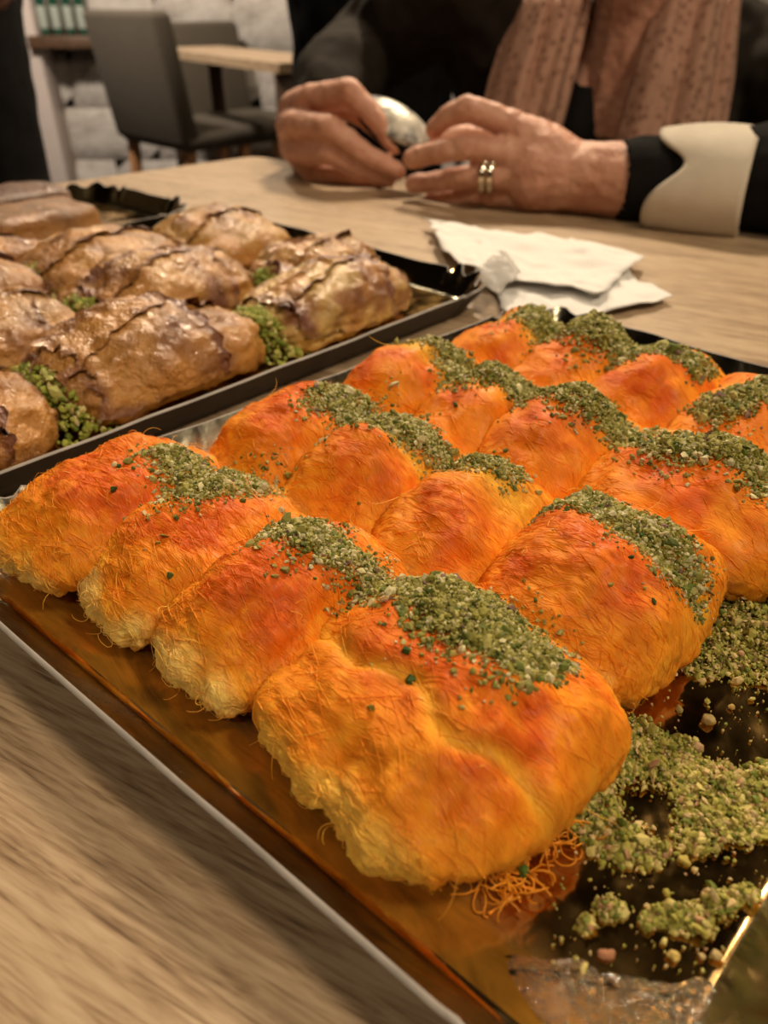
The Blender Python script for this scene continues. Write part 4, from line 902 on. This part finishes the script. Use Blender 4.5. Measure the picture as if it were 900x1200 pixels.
# ------------------------------------------------------------------ two people in black further back
def standing(X, Y, w, lab, turn=1, up=False):
    b = MB()
    def wrist(sx): return np.array([X + sx * w * .75, Y - .21 * turn, 1.17]) if up else np.array([X + sx * w * 1.42, Y - .06, 1.035])
    for sx in (-1, 1):
        b.chain([(np.array([X + sx * w * .5, Y, .92]), w * .58), (np.array([X + sx * w * .5, Y + .01, .50]), w * .40), (np.array([X + sx * w * .5, Y + .02, .10]), w * .30)])
        b.chain([(np.array([X + sx * w * 1.28, Y + .02, 1.40]), w * .34), (np.array([X + sx * w * 1.50, Y + .03, 1.14]), w * .28), (wrist(sx), w * .21)])
    b.chain([(np.array([X, Y, .98]), w * .92), (np.array([X, Y, 1.18]), w * .88), (np.array([X, Y, 1.34]), w * .92), (np.array([X, Y, 1.44]), w * .45)])
    b.chain([(np.array([X - w * .9, Y, 1.40]), w * .42), (np.array([X + w * .9, Y, 1.40]), w * .42)])
    bodyb = MB(); bodyb.V = list(b.V); bodyb.F = list(b.F)
    hd = np.array([X, Y - .02 * turn, 1.63])
    bodyb.chain([(np.array([X, Y, 1.42]), .055), (hd - [0, 0, .06], .052)]); bodyb.ball(hd, .098, (.8, .97, 1.15)); bodyb.ball(hd + [0, -.10 * turn, -.02], .014, (.8, 1, 1.5)); bodyb.ball(hd + [0, -.05 * turn, -.07], .05, (.9, .9, .8))
    for sx in (-1, 1):
        bodyb.ball(hd + [sx * .078, .005, -.01], .022, (.4, .8, 1.3))
        wrp = wrist(sx); bodyb.chain([(wrp, .03), (wrp + [0, -.01, -.05], .032), (wrp + [0, -.02, -.085], .026)])
        for f in range(4): bodyb.chain([(wrp + [sx * .004, -.045 + f * .019, -.085], .0095), (wrp + [-sx * .006, -.045 + f * .019, -.125], .0085), (wrp + [-sx * .022, -.045 + f * .018, -.150 + abs(f - 1.5) * .006], .0075)])
        bodyb.chain([(wrp + [-sx * .01, -.035, -.03], .014), (wrp + [-sx * .02, -.062, -.065], .011), (wrp + [-sx * .022, -.066, -.095], .009)])
    V, Fc, N = bodyb.remesh(.006, 3); per = obj('person', V, Fc, M_SKIN, None, origin=(X, Y, 0)); tag(per, lab, 'person')
    g = MB()
    g.V = []; 
    for sx in (-1, 1):
        g.chain([(np.array([X + sx * w * .5, Y, .92]), w * .58 + .018), (np.array([X + sx * w * .5, Y + .01, .50]), w * .40 + .018), (np.array([X + sx * w * .5, Y + .02, .06]), w * .30 + .018)])
    V, Fc, N = g.remesh(.009, 6); obj('black_trousers', V + N * (.004 * fbm(V * 18, 2))[:, None], Fc, M_BLACK, per)
    g = MB(); e = .024
    for sx in (-1, 1):
        g.chain([(np.array([X + sx * w * 1.28, Y + .02, 1.40]), w * .34 + e), (np.array([X + sx * w * 1.50, Y + .03, 1.14]), w * .28 + e), (wrist(sx) + [0, .01, .03], w * .21 + e * .7)])
    g.chain([(np.array([X, Y, .90]), w * 1.02 + e), (np.array([X, Y, 1.18]), w * .90 + e), (np.array([X, Y, 1.34]), w * .92 + e)]); g.chain([(np.array([X - w * .9, Y, 1.40]), w * .42 + e), (np.array([X + w * .9, Y, 1.40]), w * .42 + e)])
    V, Fc, N = g.remesh(.009, 6); obj('black_sweater', V + N * (.004 * fbm(V * 18, 2))[:, None], Fc, M_BLACK, per)
    bh = MB(); bh.ball(hd + [0, .02 * turn, .03], .103, (.86, .95, 1.05)); V, Fc, N = bh.remesh(.006, 3); kf = ((V[:, 1] - hd[1]) * turn < -.045) & (V[:, 2] < hd[2] + .06); Fc = [f for f in Fc if not any(kf[i] for i in f)]; us = sorted({i for f in Fc for i in f}); mp = {i: j for j, i in enumerate(us)}
    obj('hair', V[us], [tuple(mp[i] for i in f) for f in Fc], M_HAIR, per)
    for sx in (-1, 1):
        MB().box((X + sx * w * .5 - .05, Y - .17, 0), (X + sx * w * .5 + .05, Y + .10, .075), .02).build('shoe', M_BLACK, per)
    per.scale = (1.15,) * 3
    return per
pr_ = at(432, 60, 1.95); standing(pr_[0] + .01, 1.95, .135, 'person in black clothes standing behind the hands, seen at hip height', up=True)
pl_ = at(28, 60, 1.55); standing(pl_[0] - .175, 1.55, .13, 'person in black clothes standing at the left edge of the picture', -1)

# ------------------------------------------------------------------ chairs, far table, shelf with bottles
M_UPH = plain('olive_brown_fabric', (.070, .055, .037), .9, (300, .3, .002), var=.12)
def chair(loc, rz, lab):
    t = empty('dining_chair', (0, 0, 0), lab, 'chair', 'upholstered chairs by the stone wall')
    MB().box((-.25, -.25, .545), (.25, .26, .615), .025).build('seat', M_UPH, t)
    b = MB().box((-.25, .185, .56), (.25, .275, 1.0), .022); b.V = [(x, y + max(0, z - .57) * .14, z) for x, y, z in b.V]; b.build('backrest', M_UPH, t)
    for sx in (-1, 1):
        for sy in (-1, 1):
            g = MB().cone((sx * .21, sy * .21 + (.01 if sy > 0 else 0), .555), (sx * .22, sy * .22 + (.03 if sy > 0 else 0), 0), .027, .020, 4); g.build('leg', M_WOOD2, t, smooth=False)
    t.location = loc; t.rotation_euler = (0, 0, rz); return t
# the chair faces -Y in its own frame
c1 = at(243, 140, 3.75); ch1 = chair((-.74, 3.50, 0), math.radians(135), 'olive upholstered chair with wooden legs, side-on nearest the stone wall')
c2 = at(270, 40, 4.35); ch2 = copy_tree(ch1); ch2.location = (at(276, 40, 4.25)[0], 4.25, -.06); ch2.rotation_euler = (0, 0, math.radians(52)); ch2['label'] = 'olive upholstered chair tucked behind the far narrow table'
ft = empty('side_table', (at(260, 65, 3.5)[0], 3.6, 0), 'narrow pale wooden table between the two olive chairs', 'table')
s0, s1 = un(326, 74, 0)[:2], un(190, 57, 0)[:2]
dv = s1 - s0; dv /= np.linalg.norm(dv); nv = np.array([-dv[1], dv[0]]); nv = nv if nv[1] > 0 else -nv
V, Fc = slab([s0, s0 + dv * 1.15, s0 + dv * 1.15 + nv * .30, s0 + nv * .30][::1], TZ - .03, TZ)
obj('tabletop', V, Fc, M_TABLE, ft, smooth=False)
for c in (s0 + nv * .05 + dv * .06, s0 + nv * .25 + dv * .06, s0 + nv * .05 + dv * 1.10, s0 + nv * .25 + dv * 1.10):
    MB().box((c[0] - .03, c[1] - .03, 0), (c[0] + .03, c[1] + .03, TZ - .03), .003).build('leg', M_WOODD, ft)
sz0 = at(80, 50, 4.62); shelf = empty('wall_shelf', (sz0[0], Y1, sz0[2]), 'dark wooden wall shelf carrying green bottles beside the plaster strip', 'shelf')
xl, xr = at(43, 50, 4.62)[0], at(118, 50, 4.62)[0]; zt = at(80, 41, 4.62)[2]
MB().box((xl, 4.50, zt - .055), (xr, Y1 - .04, zt), .004).build('board', M_WOODD, shelf)
for x in (xl + .08, xr - .08): MB().box((x - .012, 4.66, zt - .085), (x + .012, Y1 - .0, zt - .055), .003).build('bracket', M_WOODD, shelf)
m = NT('green_glass'); m.set(Base_Color=(.012, .06, .035), Roughness=.12, Coat_Weight=.5); M_GLASS = m.m
M_LABEL = plain('pale_label', (.30, .33, .28), .7, var=.1); M_CAP = plain('dark_cap', (.03, .06, .045), .4)
bot0 = None
names = ['leftmost green bottle with pale label on the wall shelf', 'second green bottle from the left on the wall shelf', 'third green bottle from the left on the wall shelf, its label brightest', 'rightmost green bottle on the wall shelf next to the chair back']
for k, u in enumerate((52, 67, 82, 97)):
    loc = (at(u, 30, 4.58)[0], 4.58, zt)
    if bot0 is None:
        bot0 = empty('bottle', (0, 0, 0)); MB().lathe((0, 0, 0), [(.021, 0), (.0235, .006), (.0235, .150), (.021, .185), (.012, .225), (.0105, .275), (.0105, .285)], 20).build('glass_body', M_GLASS, bot0)
        MB().lathe((0, 0, 0), [(.0241, .030), (.0243, .031), (.0243, .125), (.0241, .126)], 20).build('paper_label', M_LABEL, bot0)
        MB().lathe((0, 0, 0), [(.0115, .270), (.0120, .271), (.0120, .292), (.010, .295)], 14).build('cap', M_CAP, bot0); o = bot0
    else: o = copy_tree(bot0)
    o.location = loc; tag(o, names[k], 'bottle', 'green bottles on the wall shelf')
